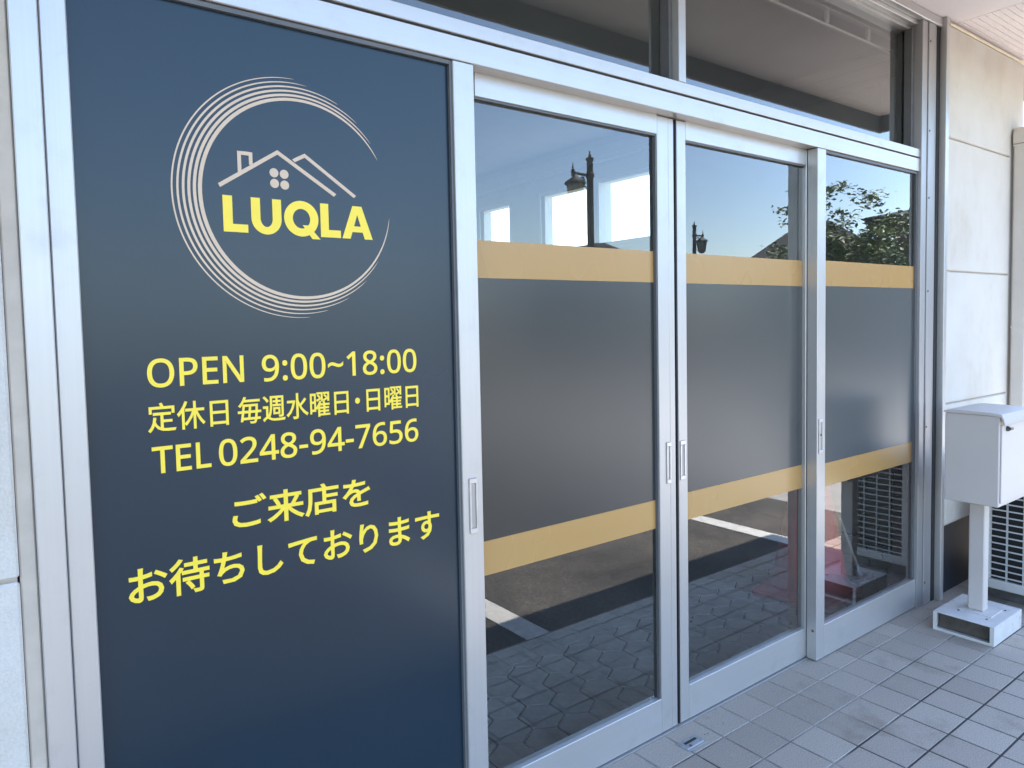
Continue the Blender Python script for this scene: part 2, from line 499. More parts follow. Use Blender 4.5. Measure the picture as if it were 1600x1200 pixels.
GLYPHS = {
    'MO': '263,-7 216,-3 174,7 139,24 109,48 84,76 65,111 52,150 44,193 41,241 44,288 52,331 65,370 84,404 109,433 139,456 174,473 216,483 263,487 309,484 349,473 384,456 414,433 439,405 458,370 472,331 481,288 484,240 481,193 472,150 458,110 439,76 414,47 384,24 349,7 308,-3;263,46 312,51 352,69 382,98 403,137 416,184 420,240 416,297 403,344 382,382 352,411 313,428 263,434 214,428 174,411 143,382 122,344 109,297 105,240 109,184 122,137 143,98 173,69 213,51',
    'MP': '65,0 65,480 192,480 249,475 295,463 329,443 353,415 367,380 372,338 370,313 364,288 354,264 340,243 320,224 294,208 263,196 225,189 181,187 126,187 126,0;126,238 174,238 216,241 250,248 276,261 295,279 306,304 310,336 306,364 296,387 280,405 257,418 225,425 187,428 126,428',
    'ME': '65,0 65,480 333,480 333,426 126,426 126,277 321,277 321,224 126,224 126,53 333,53 333,0',
    'MN': '65,0 65,480 135,480 391,83 394,83 393,91 393,102 392,115 391,130 391,145 390,162 389,178 389,194 389,209 389,480 445,480 445,0 375,0 118,398 116,398 117,381 118,362 119,340 120,316 121,292 121,268 121,0',
    'M0': '191,-7 142,1 102,22 72,59 50,108 37,169 33,240 35,290 40,334 49,373 61,407 78,435 99,458 125,474 156,484 191,487 241,480 281,458 312,422 334,373 347,313 351,240 349,191 344,147 335,108 322,74 305,45 284,23 258,6 227,-3;191,44 224,49 249,65 268,92 281,130 289,180 291,240 289,300 281,349 268,388 249,415 224,431 191,437 159,431 133,415 115,388 102,349 95,300 92,240 95,180 102,131 115,93 133,65 159,49',
    'M1': '181,0 181,335 181,353 181,369 181,381 182,393 183,405 183,418 176,411 170,405 164,400 158,394 150,388 142,381 91,339 60,379 189,480 238,480 238,0',
    'M2': '32,0 32,49 158,176 181,199 201,221 219,240 234,259 247,278 257,296 264,315 268,334 269,355 267,380 259,400 246,415 229,427 208,434 185,436 162,435 142,430 123,424 105,415 87,403 69,390 38,430 57,445 79,458 102,470 128,479 155,484 185,486 226,482 262,471 291,452 312,427 325,396 330,359 328,334 323,311 314,288 303,267 288,245 271,224 252,202 230,179 207,155 107,56 107,54 349,54 349,0',
    'M3': '162,-7 137,-6 114,-4 92,-1 71,4 50,11 30,19 30,75 51,65 73,58 95,51 118,47 141,44 163,43 202,46 233,54 256,68 271,87 281,110 284,138 280,165 268,186 249,202 222,213 189,220 150,222 103,222 103,273 150,273 187,275 217,284 240,298 257,316 267,338 271,363 268,385 260,403 247,417 230,428 208,434 183,437 159,435 136,431 117,425 99,417 80,407 62,396 33,437 51,449 72,461 96,471 123,480 152,485 183,486 229,483 266,471 294,453 315,428 327,400 331,367 328,337 319,312 304,290 284,274 260,261 232,253 232,250 267,243 296,231 318,214 333,192 343,166 346,136 344,110 337,85 326,62 311,42 291,25 266,11 237,1 202,-5',
    'M4': '244,0 244,109 14,109 14,159 240,482 301,482 301,162 371,162 371,109 301,109 301,0;72,162 244,162 244,313 244,335 244,355 245,372 246,388 246,404 247,419 244,419 241,410 236,401 231,392 226,382 221,374 216,367',
    'M5': '167,-7 142,-6 119,-4 97,0 76,5 58,12 42,19 42,75 60,66 79,58 101,52 124,47 146,45 167,44 200,46 229,55 253,69 271,89 282,115 285,147 282,176 273,200 257,219 234,233 203,242 165,244 152,244 138,243 122,241 107,239 94,237 83,234 54,253 72,480 312,480 312,426 122,426 111,287 119,288 130,290 142,291 155,293 169,294 185,294 231,290 270,278 302,257 326,229 341,195 346,153 341,107 325,68 299,36 263,12 219,-2',
    'M6': '200,-7 171,-4 143,3 118,16 95,34 75,57 59,86 47,120 39,160 37,205 38,239 41,273 46,307 54,339 65,369 79,397 97,423 119,444 146,462 177,475 214,484 257,486 266,486 277,486 288,485 298,484 308,482 316,480 316,430 307,432 298,434 288,436 278,437 268,438 258,438 229,436 203,431 181,422 162,411 145,397 132,380 121,361 113,341 106,318 101,295 98,270 96,244 100,244 112,259 126,272 143,284 163,293 187,298 214,300 253,296 286,283 314,262 336,233 348,197 353,154 348,108 334,69 311,36 281,12 244,-2;199,43 226,46 249,55 268,70 283,92 291,120 294,154 292,183 284,207 271,227 253,242 230,251 201,254 181,252 163,248 146,241 132,231 120,220 110,208 103,194 98,180 97,166 98,147 102,128 108,108 117,91 128,75 142,61 159,51 178,45',
    'M7': '91,0 288,426 30,426 30,480 351,480 351,434 156,0',
    'M8': '193,-7 146,-3 106,8 75,27 51,53 38,85 33,122 34,143 39,162 47,179 57,195 69,209 83,221 99,232 115,242 132,251 110,265 90,281 73,299 59,320 51,344 48,372 50,395 57,416 67,434 81,450 98,463 118,473 141,480 165,485 191,486 231,483 265,473 295,457 317,434 331,406 335,371 334,353 330,336 323,321 313,307 302,295 289,283 275,273 260,263 244,254 263,244 281,233 298,222 313,209 325,196 336,181 344,164 349,145 351,124 346,87 332,55 308,29 276,9 238,-3;194,277 216,287 236,299 253,312 266,328 274,347 277,369 274,390 266,407 253,421 236,431 215,437 191,439 168,437 147,431 130,421 117,407 109,390 106,369 107,354 111,340 118,328 127,317 137,308 150,299 164,291 178,284;192,40 222,43 247,51 267,63 281,80 290,100 293,124 290,146 281,165 265,182 245,196 221,210 192,222 181,226 154,213 132,199 114,183 101,165 93,145 91,122 93,100 102,80 116,63 135,51 161,43',
    'M9': '129,-7 120,-7 109,-6 98,-5 87,-4 77,-2 69,0 69,50 87,46 106,43 128,42 157,43 183,49 205,57 224,69 240,83 254,99 265,118 274,138 280,161 285,185 288,209 289,235 285,235 274,221 260,207 243,196 222,187 199,181 171,179 133,184 99,196 72,217 50,246 38,282 34,324 36,356 42,385 53,411 67,433 85,452 106,467 130,478 157,484 187,486 216,484 244,476 269,463 292,445 312,422 328,393 340,359 347,320 349,275 348,240 345,206 340,173 332,141 322,110 307,82 289,57 267,35 240,17 208,4 171,-4;184,226 205,227 223,231 240,239 254,248 266,259 276,272 284,286 288,299 289,314 288,333 284,352 278,371 269,388 258,404 244,418 227,428 208,434 187,437 161,433 138,424 119,409 104,387 95,359 92,325 95,296 102,272 115,252 132,237 155,229',
    'M:': '89,278 79,279 69,283 60,289 54,297 50,309 48,324 50,339 54,351 60,359 69,365 79,368 89,369 100,368 110,365 119,359 126,351 130,339 132,324 130,309 126,297 119,289 110,283 100,279;89,-9 79,-8 69,-5 60,1 54,10 50,22 48,36 50,51 54,63 60,71 69,77 79,80 89,81 100,80 110,77 119,71 126,63 130,51 132,36 130,22 126,10 119,1 110,-5 100,-8',
    'M~': '34,193 34,245 57,265 84,277 114,281 127,280 140,279 153,277 167,273 184,267 203,259 218,253 231,248 243,245 253,243 263,242 273,241 286,242 299,246 313,253 326,261 339,270 350,281 350,229 326,209 299,197 269,193 257,193 244,195 231,197 216,201 200,207 181,214 165,221 152,225 141,229 130,231 120,232 110,232 97,231 84,227 71,221 57,213 45,203',
    'MT': '156,0 156,426 7,426 7,480 366,480 366,426 217,426 217,0',
    'ML': '65,0 65,480 126,480 126,54 335,54 335,0',
    'M-': '27,154 27,206 189,206 189,154',
    'C定': '78,132 67,74 45,25 13,-12 20,-17 28,-23 34,-29 55,-7 73,20 86,50 125,5 178,-17 244,-22 326,-22 328,-13 332,-4 336,4 308,4 271,4 246,4 226,4 206,6 188,8 188,79 293,79 293,103 188,103 188,161 278,161 278,186 74,186 74,161 161,161 161,15 135,30 113,52 97,84 100,98 103,114 105,130;149,289 155,278 161,266 165,255 29,255 29,178 55,178 55,230 294,230 294,178 321,178 321,255 195,255 190,268 183,282 175,297',
    'C休': '107,205 107,179 192,179 166,123 132,73 95,35 101,29 108,22 114,15 148,51 179,97 206,150 206,-28 232,-28 232,158 258,104 289,55 323,17 329,24 336,32 343,37 307,75 274,124 248,179 334,179 334,205 232,205 232,289 206,289 206,205;103,292 77,238 44,190 7,151 13,142 19,132 23,124 37,138 51,154 64,170 64,-27 90,-27 90,208 105,233 118,258 129,284',
    'C日': '89,123 263,123 263,25 89,25;89,149 89,244 263,244 263,149;62,270 62,-24 89,-24 89,-1 263,-1 263,-22 291,-22 291,270',
    'C毎': '264,180 261,125 190,125 196,180;83,203 80,178 77,152 72,125 15,125 15,101 69,101 62,64 56,29 50,-1 77,-2 81,19 249,19 246,9 243,1 239,-4 236,-7 231,-8 225,-9 215,-9 199,-8 180,-7 184,-13 186,-21 187,-27 206,-28 223,-29 236,-28 246,-27 255,-23 263,-15 267,-8 272,4 276,19 326,19 326,43 279,43 281,59 283,79 285,101 336,101 336,125 287,125 291,190 291,195 291,201 291,203;106,180 171,180 165,125 98,125;253,43 179,43 181,61 184,80 187,101 259,101 257,79 255,59;85,43 95,101 163,101 160,81 157,61 155,43;98,294 81,259 56,223 22,189 30,185 38,179 44,173 64,193 81,214 96,235 319,235 319,259 111,259 116,269 122,279 126,290',
    'C週': '21,268 42,249 62,228 76,209 97,225 82,244 63,264 41,282;190,120 243,120 243,77 190,77;169,139 169,58 264,58 264,139;123,280 123,190 122,142 114,90 95,42 102,38 110,33 116,28 136,80 145,137 147,190 147,258 290,258 290,50 289,46 287,44 283,43 275,43 262,43 245,43 249,36 251,28 253,21 275,21 291,22 302,25 309,30 313,38 314,49 314,280;205,250 205,226 164,226 164,207 205,207 205,178 160,178 160,159 276,159 276,178 228,178 228,207 273,207 273,226 228,226 228,250;88,160 20,160 20,135 63,135 63,30 47,22 31,11 15,-3 33,-25 51,-6 68,8 83,13 92,10 104,3 117,-5 144,-15 175,-20 212,-21 251,-21 295,-20 331,-18 332,-10 335,0 338,8 299,5 255,3 212,2 177,3 147,7 123,16 109,25 97,31 88,35',
    'C水': '25,204 25,178 111,178 88,114 55,63 14,27 21,21 29,14 35,6 81,51 118,116 143,199 125,206 120,204;286,228 266,203 242,176 218,152 208,170 198,189 190,209 190,293 162,293 162,8 161,3 159,1 154,0 145,0 129,0 110,0 114,-9 118,-19 120,-28 144,-28 162,-26 175,-23 184,-17 188,-7 190,8 190,156 226,96 270,45 322,8 327,17 335,26 341,33 301,57 263,91 231,132 257,156 285,183 310,211',
    'C曜': '242,243 253,233 265,222 274,212 286,226 277,235 266,246 255,255;137,243 148,233 160,222 169,212 182,226 173,235 161,246 150,255;174,74 234,74 234,50 174,50;174,93 174,116 234,116 234,93;223,161 227,154 231,145 234,137 182,137 187,146 191,154 196,163 172,171 156,141 135,110 112,83 118,78 124,72 130,67 137,74 144,82 150,90 150,-28 174,-28 174,-14 333,-14 333,6 258,6 258,31 317,31 317,50 258,50 258,74 317,74 317,93 258,93 258,116 327,116 327,137 260,137 255,147 250,158 245,168;174,31 234,31 234,6 174,6;126,188 133,168 199,199 199,171 221,171 221,282 131,282 131,262 199,262 199,219 172,207 147,196;231,188 237,168 301,198 301,169 324,169 324,282 234,282 234,262 301,262 301,218 275,207 251,196;90,145 90,65 48,65 48,145;90,168 48,168 48,246 90,246;26,270 26,13 48,13 48,41 111,41 111,270',
    'C・': '175,170 156,165 143,152 138,133 143,114 156,101 175,96 194,101 207,114 212,133 207,152 194,165',
    'Cご': '76,242 76,214 104,211 135,210 169,210 202,210 235,212 263,214 263,243 235,240 202,238 168,238 134,238 103,240;90,101 62,104 58,89 55,73 54,55 68,18 106,-5 167,-13 214,-11 255,-6 286,0 286,30 254,22 213,18 166,16 120,22 92,38 83,61 84,74 86,87;273,281 254,273 264,258 274,240 283,224 301,233 293,249 282,266;311,295 293,287 303,272 313,255 322,239 341,247 332,263 322,280',
    'C来': '265,220 255,197 242,172 229,150 252,142 265,163 279,187 292,212;65,210 78,187 89,164 97,143 121,153 114,173 102,196 88,218;161,294 161,252 36,252 36,227 161,227 161,139 20,139 20,113 143,113 105,72 60,36 12,9 19,3 25,-5 31,-13 78,16 122,54 161,99 161,-28 189,-28 189,100 227,55 273,16 320,-14 326,-6 332,2 339,8 291,35 245,72 207,113 331,113 331,139 189,139 189,227 316,227 316,252 189,252 189,294',
    'C店': '102,101 102,-23 128,-23 128,-9 276,-9 276,-23 303,-23 303,101 206,101 206,148 320,148 320,173 206,173 206,214 179,214 179,101;128,14 128,77 276,77 276,14;163,287 170,276 176,264 182,251 44,251 44,160 42,104 33,43 11,-13 18,-17 27,-23 34,-28 58,32 68,99 71,160 71,226 331,226 331,251 211,251 205,265 198,279 189,293',
    'Cを': '309,154 297,181 288,176 278,171 269,167 249,158 228,149 205,139 195,156 179,167 158,170 142,169 125,164 110,157 121,174 132,193 141,211 181,213 220,217 257,221 258,247 223,242 187,239 151,236 155,252 159,265 161,277 132,279 131,266 128,251 124,236 100,235 82,236 61,237 41,239 41,213 61,212 81,211 99,211 114,211 97,180 71,144 33,104 57,86 68,100 79,112 89,123 107,136 127,145 149,148 164,146 175,139 181,126 141,103 111,74 98,38 111,5 143,-11 189,-16 221,-15 255,-13 285,-9 285,19 253,14 220,11 190,10 157,12 135,21 126,42 134,63 153,83 182,100 182,81 181,62 181,46 208,46 207,113 232,125 256,135 278,143 288,147 299,151',
    'Cお': '252,241 240,220 266,205 295,186 318,167 333,190 310,206 280,225;114,98 115,36 113,26 109,20 102,19 86,23 71,33 64,48 71,65 88,82;42,217 43,190 56,189 70,189 88,188 96,188 104,189 114,189 113,144 113,124 76,103 48,76 37,47 50,18 79,-3 110,-11 126,-7 137,6 140,32 139,108 164,115 189,120 215,121 246,116 267,101 276,76 267,48 246,31 217,21 203,19 189,18 176,19 186,-10 199,-9 213,-8 229,-5 270,12 295,39 304,76 292,113 261,137 216,146 191,144 165,140 139,133 139,145 139,192 165,196 190,200 213,204 212,232 190,226 166,221 140,218 141,256 142,264 143,272 144,280 113,280 114,272 114,263 114,255 114,215 105,214 96,214 87,214 74,214 60,215',
    'C待': '145,71 162,51 177,29 187,9 209,22 199,41 183,63 167,83;89,293 70,268 43,242 15,221 20,215 25,207 29,200 60,224 90,253 114,284;212,292 212,249 135,249 135,225 212,225 212,180 114,180 114,156 262,156 262,117 119,117 119,93 262,93 262,4 261,0 259,-2 254,-2 244,-3 228,-3 208,-2 212,-10 215,-19 217,-27 241,-27 260,-26 273,-23 282,-18 286,-9 287,4 287,93 334,93 334,117 287,117 287,156 337,156 337,180 238,180 238,225 319,225 319,249 238,249 238,292;95,216 71,180 42,148 10,121 15,113 21,103 24,95 38,107 51,120 65,134 65,-28 90,-28 90,164 100,178 110,192 118,207',
    'Cち': '39,230 40,202 61,201 83,199 106,199 96,157 82,113 66,74 92,65 95,71 99,76 103,81 131,104 166,118 206,123 241,117 262,100 269,77 245,33 187,14 109,16 116,-11 211,-10 274,19 298,77 287,114 257,138 209,147 174,144 142,134 111,117 118,141 126,170 133,200 181,203 230,208 275,214 275,241 229,233 182,227 138,224 142,245 144,254 146,264 148,274 117,276 117,267 117,257 116,247 112,224 106,224 83,225 60,227',
    'Cし': '119,273 84,273 85,262 86,250 86,237 86,187 84,121 83,60 94,15 124,-10 168,-18 235,-5 283,25 314,60 294,83 265,48 224,22 169,11 139,16 119,32 112,63 112,123 114,186 116,237 116,249 118,261',
    'Cて': '30,232 33,202 84,210 147,217 197,223 166,196 142,155 132,104 154,40 206,3 271,-11 281,18 224,28 179,57 160,111 170,154 197,195 240,221 261,225 286,227 309,227 309,255 282,254 251,252 214,249 151,243 96,238 61,234 53,234 42,233',
    'Cり': '119,276 88,277 87,268 86,258 85,247 80,213 76,172 74,134 75,113 76,94 78,78 105,81 104,96 103,110 104,124 119,172 151,215 193,233 224,221 242,187 249,138 230,68 182,27 113,8 130,-18 206,8 258,58 277,138 267,202 239,244 197,258 156,246 123,215 102,179 106,209 112,245',
    'Cま': '175,62 175,39 170,20 157,11 138,8 110,12 95,22 90,37 96,51 113,62 141,66 153,65 164,64;65,166 65,139 94,137 125,135 153,134 173,134 174,87 164,88 155,89 145,89 101,82 73,63 64,35 73,7 99,-10 141,-16 178,-9 197,9 203,33 202,55 235,40 264,21 287,2 303,27 278,45 244,65 201,81 199,135 231,137 263,139 296,143 296,169 264,165 232,162 198,160 198,164 198,209 231,211 263,214 293,217 293,243 261,238 230,235 198,233 199,255 199,264 200,271 201,278 171,278 172,272 172,264 172,257 172,232 156,232 128,233 95,236 67,240 67,214 94,211 127,209 157,208 172,208 172,164 172,159 153,159 125,160 94,162',
    'Cす': '199,130 197,103 186,86 168,81 150,85 137,97 132,116 137,135 150,148 168,153 181,150 191,143;34,229 34,202 83,205 136,207 191,208 191,172 184,174 176,176 168,176 137,168 115,146 106,115 114,83 136,63 164,57 175,58 185,61 194,66 174,38 143,18 101,4 125,-19 188,14 220,58 229,105 228,122 224,137 218,150 217,208 222,208 267,208 301,207 325,206 325,232 301,232 265,232 223,232 217,232 218,255 218,262 219,271 220,277 188,277 188,272 189,264 190,255 190,232 135,231 80,230',
}
# ------------------------------------------------------------------ the setting
FRONT = -.818                                # kerb line between paving and parking lot
g = MB().box(-1500, 1500, -1500, 1500, -.5, -.06).build('ground', M['ground']); tag(g, kind='structure')
lot = MB().box(-40, 45, -26, FRONT, -.4, -.010).build('parking_lot', M['asphalt']); tag(lot, kind='structure')
for x0, x1 in ((-.20, -.07), (1.935, 2.065), (4.045, 4.175)):
    MB().box(x0, x1, -5.6, FRONT - .004, -.009, -.006).build('parking_line', M['paint_line'], lot)
MB().box(-.2, 4.9, -5.72, -5.604, -.009, -.006).build('parking_line', M['paint_line'], lot)

ap = MB().box(4.98, 14, -12, FRONT - .003, -.3, -.004, .004).build('driveway', M['apron']); tag(ap, kind='structure')
pav = MB().box(-3, 9, FRONT, .06, -.35, -.0022).build('pavement', M['grout']); tag(pav, kind='structure')
T = .15; J = .0036
R0 = -.736                                   # outer joint of the last full row
X0 = 2.726
full = MB().box(-T / 2 + J, T / 2 - J, -T / 2 + J, T / 2 - J, -.02, .0, .0011).mesh('tile', M['tile'])
half_d = .127
cut = MB().box(-T / 2 + J, T / 2 - J, -half_d / 2 + J, half_d / 2, -.02, .0, .0011).mesh('tile', M['tile'])
edge_d = R0 - FRONT
edge = MB().box(-T / 2 + J, T / 2 - J, -edge_d / 2 + .001, edge_d / 2 - J, -.02, .0, .0011).mesh('tile', M['tile'])
for i in range(-20, 18):
    for k in range(6):
        x = X0 + (i + .5) * T
        dz = random.uniform(-.0006, .0004)
        if k == 0:
            o = place('tile', edge, (x, FRONT + edge_d / 2, dz), pav)
        elif k < 5:
            o = place('tile', full, (x, R0 + (k - .5) * T, dz), pav)
        else:
            o = place('tile', cut, (x, R0 + 4 * T + half_d / 2, dz), pav)
        o.rotation_euler = (random.uniform(-.003, .003), random.uniform(-.003, .003), 0)

sf = MB().box(-1.5, 4.55, .062, 6.5, -.3, -.006).build('shop_floor', M['floor_joint']); tag(sf, kind='structure')
R6 = .150 / math.sqrt(3)
hexm = MB()
hexm.prism([((R6 - .0062) * math.cos(math.radians(30 + 60 * k)), (R6 - .0062) * math.sin(math.radians(30 + 60 * k))) for k in range(6)], 2, -.012, 0)
hexme = hexm.mesh('hex_tile', M['hex'])
dx, dy = .150, 1.5 * R6
YB = .705                                    # the stone entrance strip ends in a row of square stones
for r in range(0, 6):
    for c in range(0, 24):
        x = .98 + c * dx + (r % 2) * dx / 2; y = .085 + r * dy
        if x > 4.45 or y + R6 > YB: continue
        place('hex_tile', hexme, (x + random.uniform(-.001, .001), y, random.uniform(-.0006, .0006)), sf)
hm = .0700
halfme = MB().prism([(-hm, .0442), (0, .0022), (hm, .0442), (hm, .0550), (-hm, .0550)], 2, -.012, 0).mesh('hex_tile', M['hex'])
for c in range(0, 24):
    place('hex_tile', halfme, (.98 + c * dx + dx / 2, .648, random.uniform(-.0006, .0006)), sf)
bme = MB().box(-.0705, .0705, -.068, .068, -.012, 0, .0015).mesh('border_tile', M['hex'])
for c in range(0, 25):
    place('border_tile', bme, (.92 + c * .146, YB + .068, random.uniform(-.0006, .0006)), sf)
MB().box(-1.5, 4.55, YB + .141, 6.5, -.0055, -.001).build('dark_floor', M['dark_floor'], sf)  # dark floor made up so the stones end at the mirrored paving edge

# ------------------------------------------------------------------ building shell
ZJ = [.36, .965, 1.612, 2.248, 2.775]
wr = thing('outer_wall', 'off-white panelled wall between the storefront and the beige pipe cover', 'wall', (4.2, -.08, 0))
MB().box(3.80, 4.79, -.05, .10, -.3, .352).build('plinth', M['plinth'], wr)
for a, b in zip(ZJ[:-1], ZJ[1:]):
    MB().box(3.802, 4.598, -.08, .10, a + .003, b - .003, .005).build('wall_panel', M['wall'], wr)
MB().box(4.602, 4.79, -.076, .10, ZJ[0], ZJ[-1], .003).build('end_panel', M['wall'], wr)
MB().box(3.768, 3.801, -.086, .10, 0, 2.80, .002).build('corner_trim', M['alu_v'], wr)
MB().box(3.802, 4.79, -.088, -.0805, 2.768, 2.780, .002).build('top_bead', simple('cream_bead', (.80, .70, .52), .6), wr)
MB().box(3.799, 4.599, -.068, .09, .355, 2.77).build('joint_backing', M['sealant'], wr)

wl = thing('outer_wall', 'off-white panelled wall beside the navy sign panel', 'wall', (-.4, -.06, 0))
MB().box(-9, .048, -.045, .10, -.3, .36).build('plinth', M['plinth'], wl)
for a, b in zip(ZJ[:-1], ZJ[1:]):
    MB().box(-9, .049, -.062, .10, a + .003, b - .003, .005).build('wall_panel', M['wall'], wl)  # unseen length added with the canopy to cut light from that end
MB().box(-9, .046, -.050, .09, .355, 2.77).build('joint_backing', M['sealant'], wl)
MB().box(.050, .077, -.056, .08, 0, 2.80, .003).build('sealant_joint', M['sealant'], wl)

rc = thing('roof_canopy', 'flat canopy roof with pinkish soffit over the paved walkway', 'canopy', (1.8, -.45, 2.8))
MB().box(-9, 3.896, -.8755, .055, 2.800, 2.815).build('soffit_board', M['soffit'], rc)  # canopy run extended out of view to block sky light from that end
rb = MB()
y = -.875
while y < .02:
    rb.prism([(y, 2.800), (y + .024, 2.800), (y + .027, 2.806), (y + .030, 2.806), (y + .030, 2.815), (y, 2.815)], 0, 3.900, 5.22)
    y += .030
rb.build('ribbed_soffit', M['ribbed'], rc)
MB().box(3.8962, 3.8998, -.8755, -.0895, 2.7985, 2.802).build('joint_strip', M['soffit'], rc)
MB().box(-9, 5.26, -.90, -.876, 2.690, 3.0, .003).build('fascia_board', M['fascia'], rc)
MB().box(5.222, 5.26, -.8755, .3, 2.690, 3.0, .003).build('fascia_board', M['fascia'], rc)
MB().box(-9, 5.26, -.90, .30, 2.99, 3.03).build('roof_deck', M['roof_metal'], rc)

bs = thing('shop_building', 'single storey shop building behind the glazed storefront', 'building', (1.5, 3, 0))
MB().box(-1.5, 4.70, .058, .15, 2.805, 3.3).build('front_wall', M['int_wall'], bs)
MB().box(-1.66, -1.5, -.05, 6.66, -.3, 3.3).build('side_wall', M['int_wall'], bs)
MB().box(-1.5, 4.7, 6.5, 6.66, -.3, 3.3).build('back_wall', M['int_wall'], bs)
MB().box(-1.5, 4.55, .10, 6.5, 3.0, 3.05).build('ceiling', M['int_ceiling'], bs)
MB().box(-1.9, 5.15, .30, 6.9, 3.06, 3.2).build('roof', M['roof_metal'], bs)
sw = MB()
WIN = [(2.41, 3.007), (3.161, 3.806), (4.307, 4.834), (5.05, 5.60)]
WZ0, WZ1 = 2.10, 2.635
sw.box(4.55, 4.70, .10, 6.5, -.3, WZ0).box(4.55, 4.70, .10, 6.5, WZ1, 3.05)
ye = .10
for a, b in WIN:
    sw.box(4.55, 4.70, ye, a, WZ0, WZ1); ye = b
sw.box(4.55, 4.70, ye, 6.5, WZ0, WZ1)
sw.build('end_wall', M['int_wall'], bs)
for a, b in WIN:
    f = MB()
    f.box(4.545, 4.60, a - .03, a, WZ0 - .03, WZ1 + .03).box(4.545, 4.60, b, b + .03, WZ0 - .03, WZ1 + .03)
    f.box(4.545, 4.60, a, b, WZ1, WZ1 + .03).box(4.545, 4.60, a, b, WZ0 - .03, WZ0)
    fo = f.build('window', M['white_trim'], bs)
    pm = MB().box(4.64, 4.645, a, b, WZ0, WZ1)
    pm.build('pane', M['glass_edge'], fo)
MB().box(4.49, 4.549, .10, 6.5, 2.80, 2.845, .006).box(4.51, 4.549, .10, 6.5, 2.845, 2.93, .006).build('cornice', M['int_wall'], bs)
MB().box(4.44, 4.549, .44, .54, 0, 2.80, .006).build('pilaster', M['white_trim'], bs)

cr = thing('curtain_rail', 'white double curtain rail hanging inside above the glass', 'curtain rail', (2.8, .11, 2.75))
MB().box(1.2, 3.72, .095, .122, 2.730, 2.760, .003).build('upper_rail', M['white_trim'], cr)
MB().box(1.2, 3.72, .103, .115, 2.660, 2.671, .002).build('lower_rail', M['white_trim'], cr)
for x in (1.9, 2.30, 2.68, 3.06, 3.42):
    MB().box(x - .012, x + .012, .104, .120, 2.683, 2.731, .003).box(x - .022, x + .004, .101, .117, 2.671, 2.688, .003).build('bracket', M['white_trim'], cr)

# ------------------------------------------------------------------ storefront frame
YO = -.047
sfm = thing('storefront_frame', 'silver aluminium storefront frame with header, transom bar and uprights', 'storefront frame', (1.85, -.04, 0))
MB().box(.168, 3.599, YO, .055, 2.068, 2.127, .0018).build('header', M['alu_h'], sfm)
MB().box(.168, 3.599, YO + .022, .050, 2.124, 2.137).build('header_gap', M['rubber'], sfm)
MB().box(.168, 3.599, YO, .050, 2.134, 2.1705, .0015).build('transom_sill', M['alu_h'], sfm)
MB().box(1.879, 1.914, YO, .035, 2.1715, 2.7215, .0015).build('mullion', M['alu_v'], sfm)
MB().box(.168, 3.599, -.004, .055, 2.722, 2.79).build('head_inner', M['alu_h'], sfm)
MB().box(.168, 3.65, -.034, -.0045, 2.738, 2.795, .0015).build('head_step', M['alu_h'], sfm)
MB().box(.077, 3.766, -.068, -.0345, 2.756, 2.797, .0025).build('head_outer', M['alu_h'], sfm)
MB().box(.0775, .1225, -.062, .05, .0, 2.755, .002).build('jamb', M['alu_v'], sfm)
MB().box(.1245, .1675, -.053, .05, .0, 2.755, .002).build('jamb', M['alu_v'], sfm)
MB().box(.119, .128, -.045, .05, .0, 2.747).build('jamb_groove', M['alu_dark'], sfm)
MB().box(3.5885, 3.6395, -.056, .06, .0, 2.755, .002).build('jamb', M['alu_darker'], sfm)
jm = MB().box(3.6435, 3.7005, -.061, .06, .0, 2.755, .002).build('jamb', M['alu_darker'], sfm)
MB().box(3.7025, 3.733, -.056, .06, .0, 2.755, .002).build('jamb', M['alu_darker'], sfm)
MB().box(3.635, 3.73, -.045, .05, .0, 2.745).build('jamb_groove', M['alu_dark'], sfm)
MB().box(3.7335, 3.7675, -.058, .08, .0, 2.797).build('jamb_gap', M['rubber'], sfm)
for z in (2.669, 2.26, 1.95, 1.514, .869, .112):
    MB().tube((3.655, -.0605, z), (3.655, -.0635, z), .0052, .004, 10).build('screw', M['screw'], jm)
MB().box(.168, 3.588, -.008, .060, -.02, .0022).build('threshold', M['alu_h'], sfm)

# ------------------------------------------------------------------ fixed transom lights
tw1 = thing('transom_window', 'fixed glass light over the sign panel and first door', 'window', (1.0, .017, 2.17), 'fixed lights above the doors')
pane('pane', .169, 1.878, .017, 2.171, 2.7215, tw1)
MB().box(1.862, 1.8785, -.02, .016, 2.172, 2.7215).build('gasket', M['alu_dark'], tw1)
tw2 = thing('transom_window', 'fixed glass light that shows the white curtain rail', 'window', (2.75, .017, 2.17), 'fixed lights above the doors')
pane('pane', 1.915, 3.5875, .017, 2.171, 2.7215, tw2)
MB().box(3.560, 3.5883, -.02, .012, 2.172, 2.7215).build('gasket', M['alu_dark'], tw2)

# ------------------------------------------------------------------ sliding doors
GZ1, GZ0 = (1.528, 1.630), (.707, .803)       # upper and lower gold band
def films(parent, x0, x1, y):
    MB().box(x0, x1, y - .0016, y - .0002, GZ1[0], GZ1[1]).build('gold_band', M['gold'], parent)
    MB().box(x0, x1, y - .0016, y - .0002, GZ0[0], GZ0[1]).build('gold_band', M['gold'], parent)
    MB().box(x0, x1, y - .0012, y - .0002, GZ0[1] + .0005, GZ1[0] - .0005).build('smoked_film', M['frost'], parent)

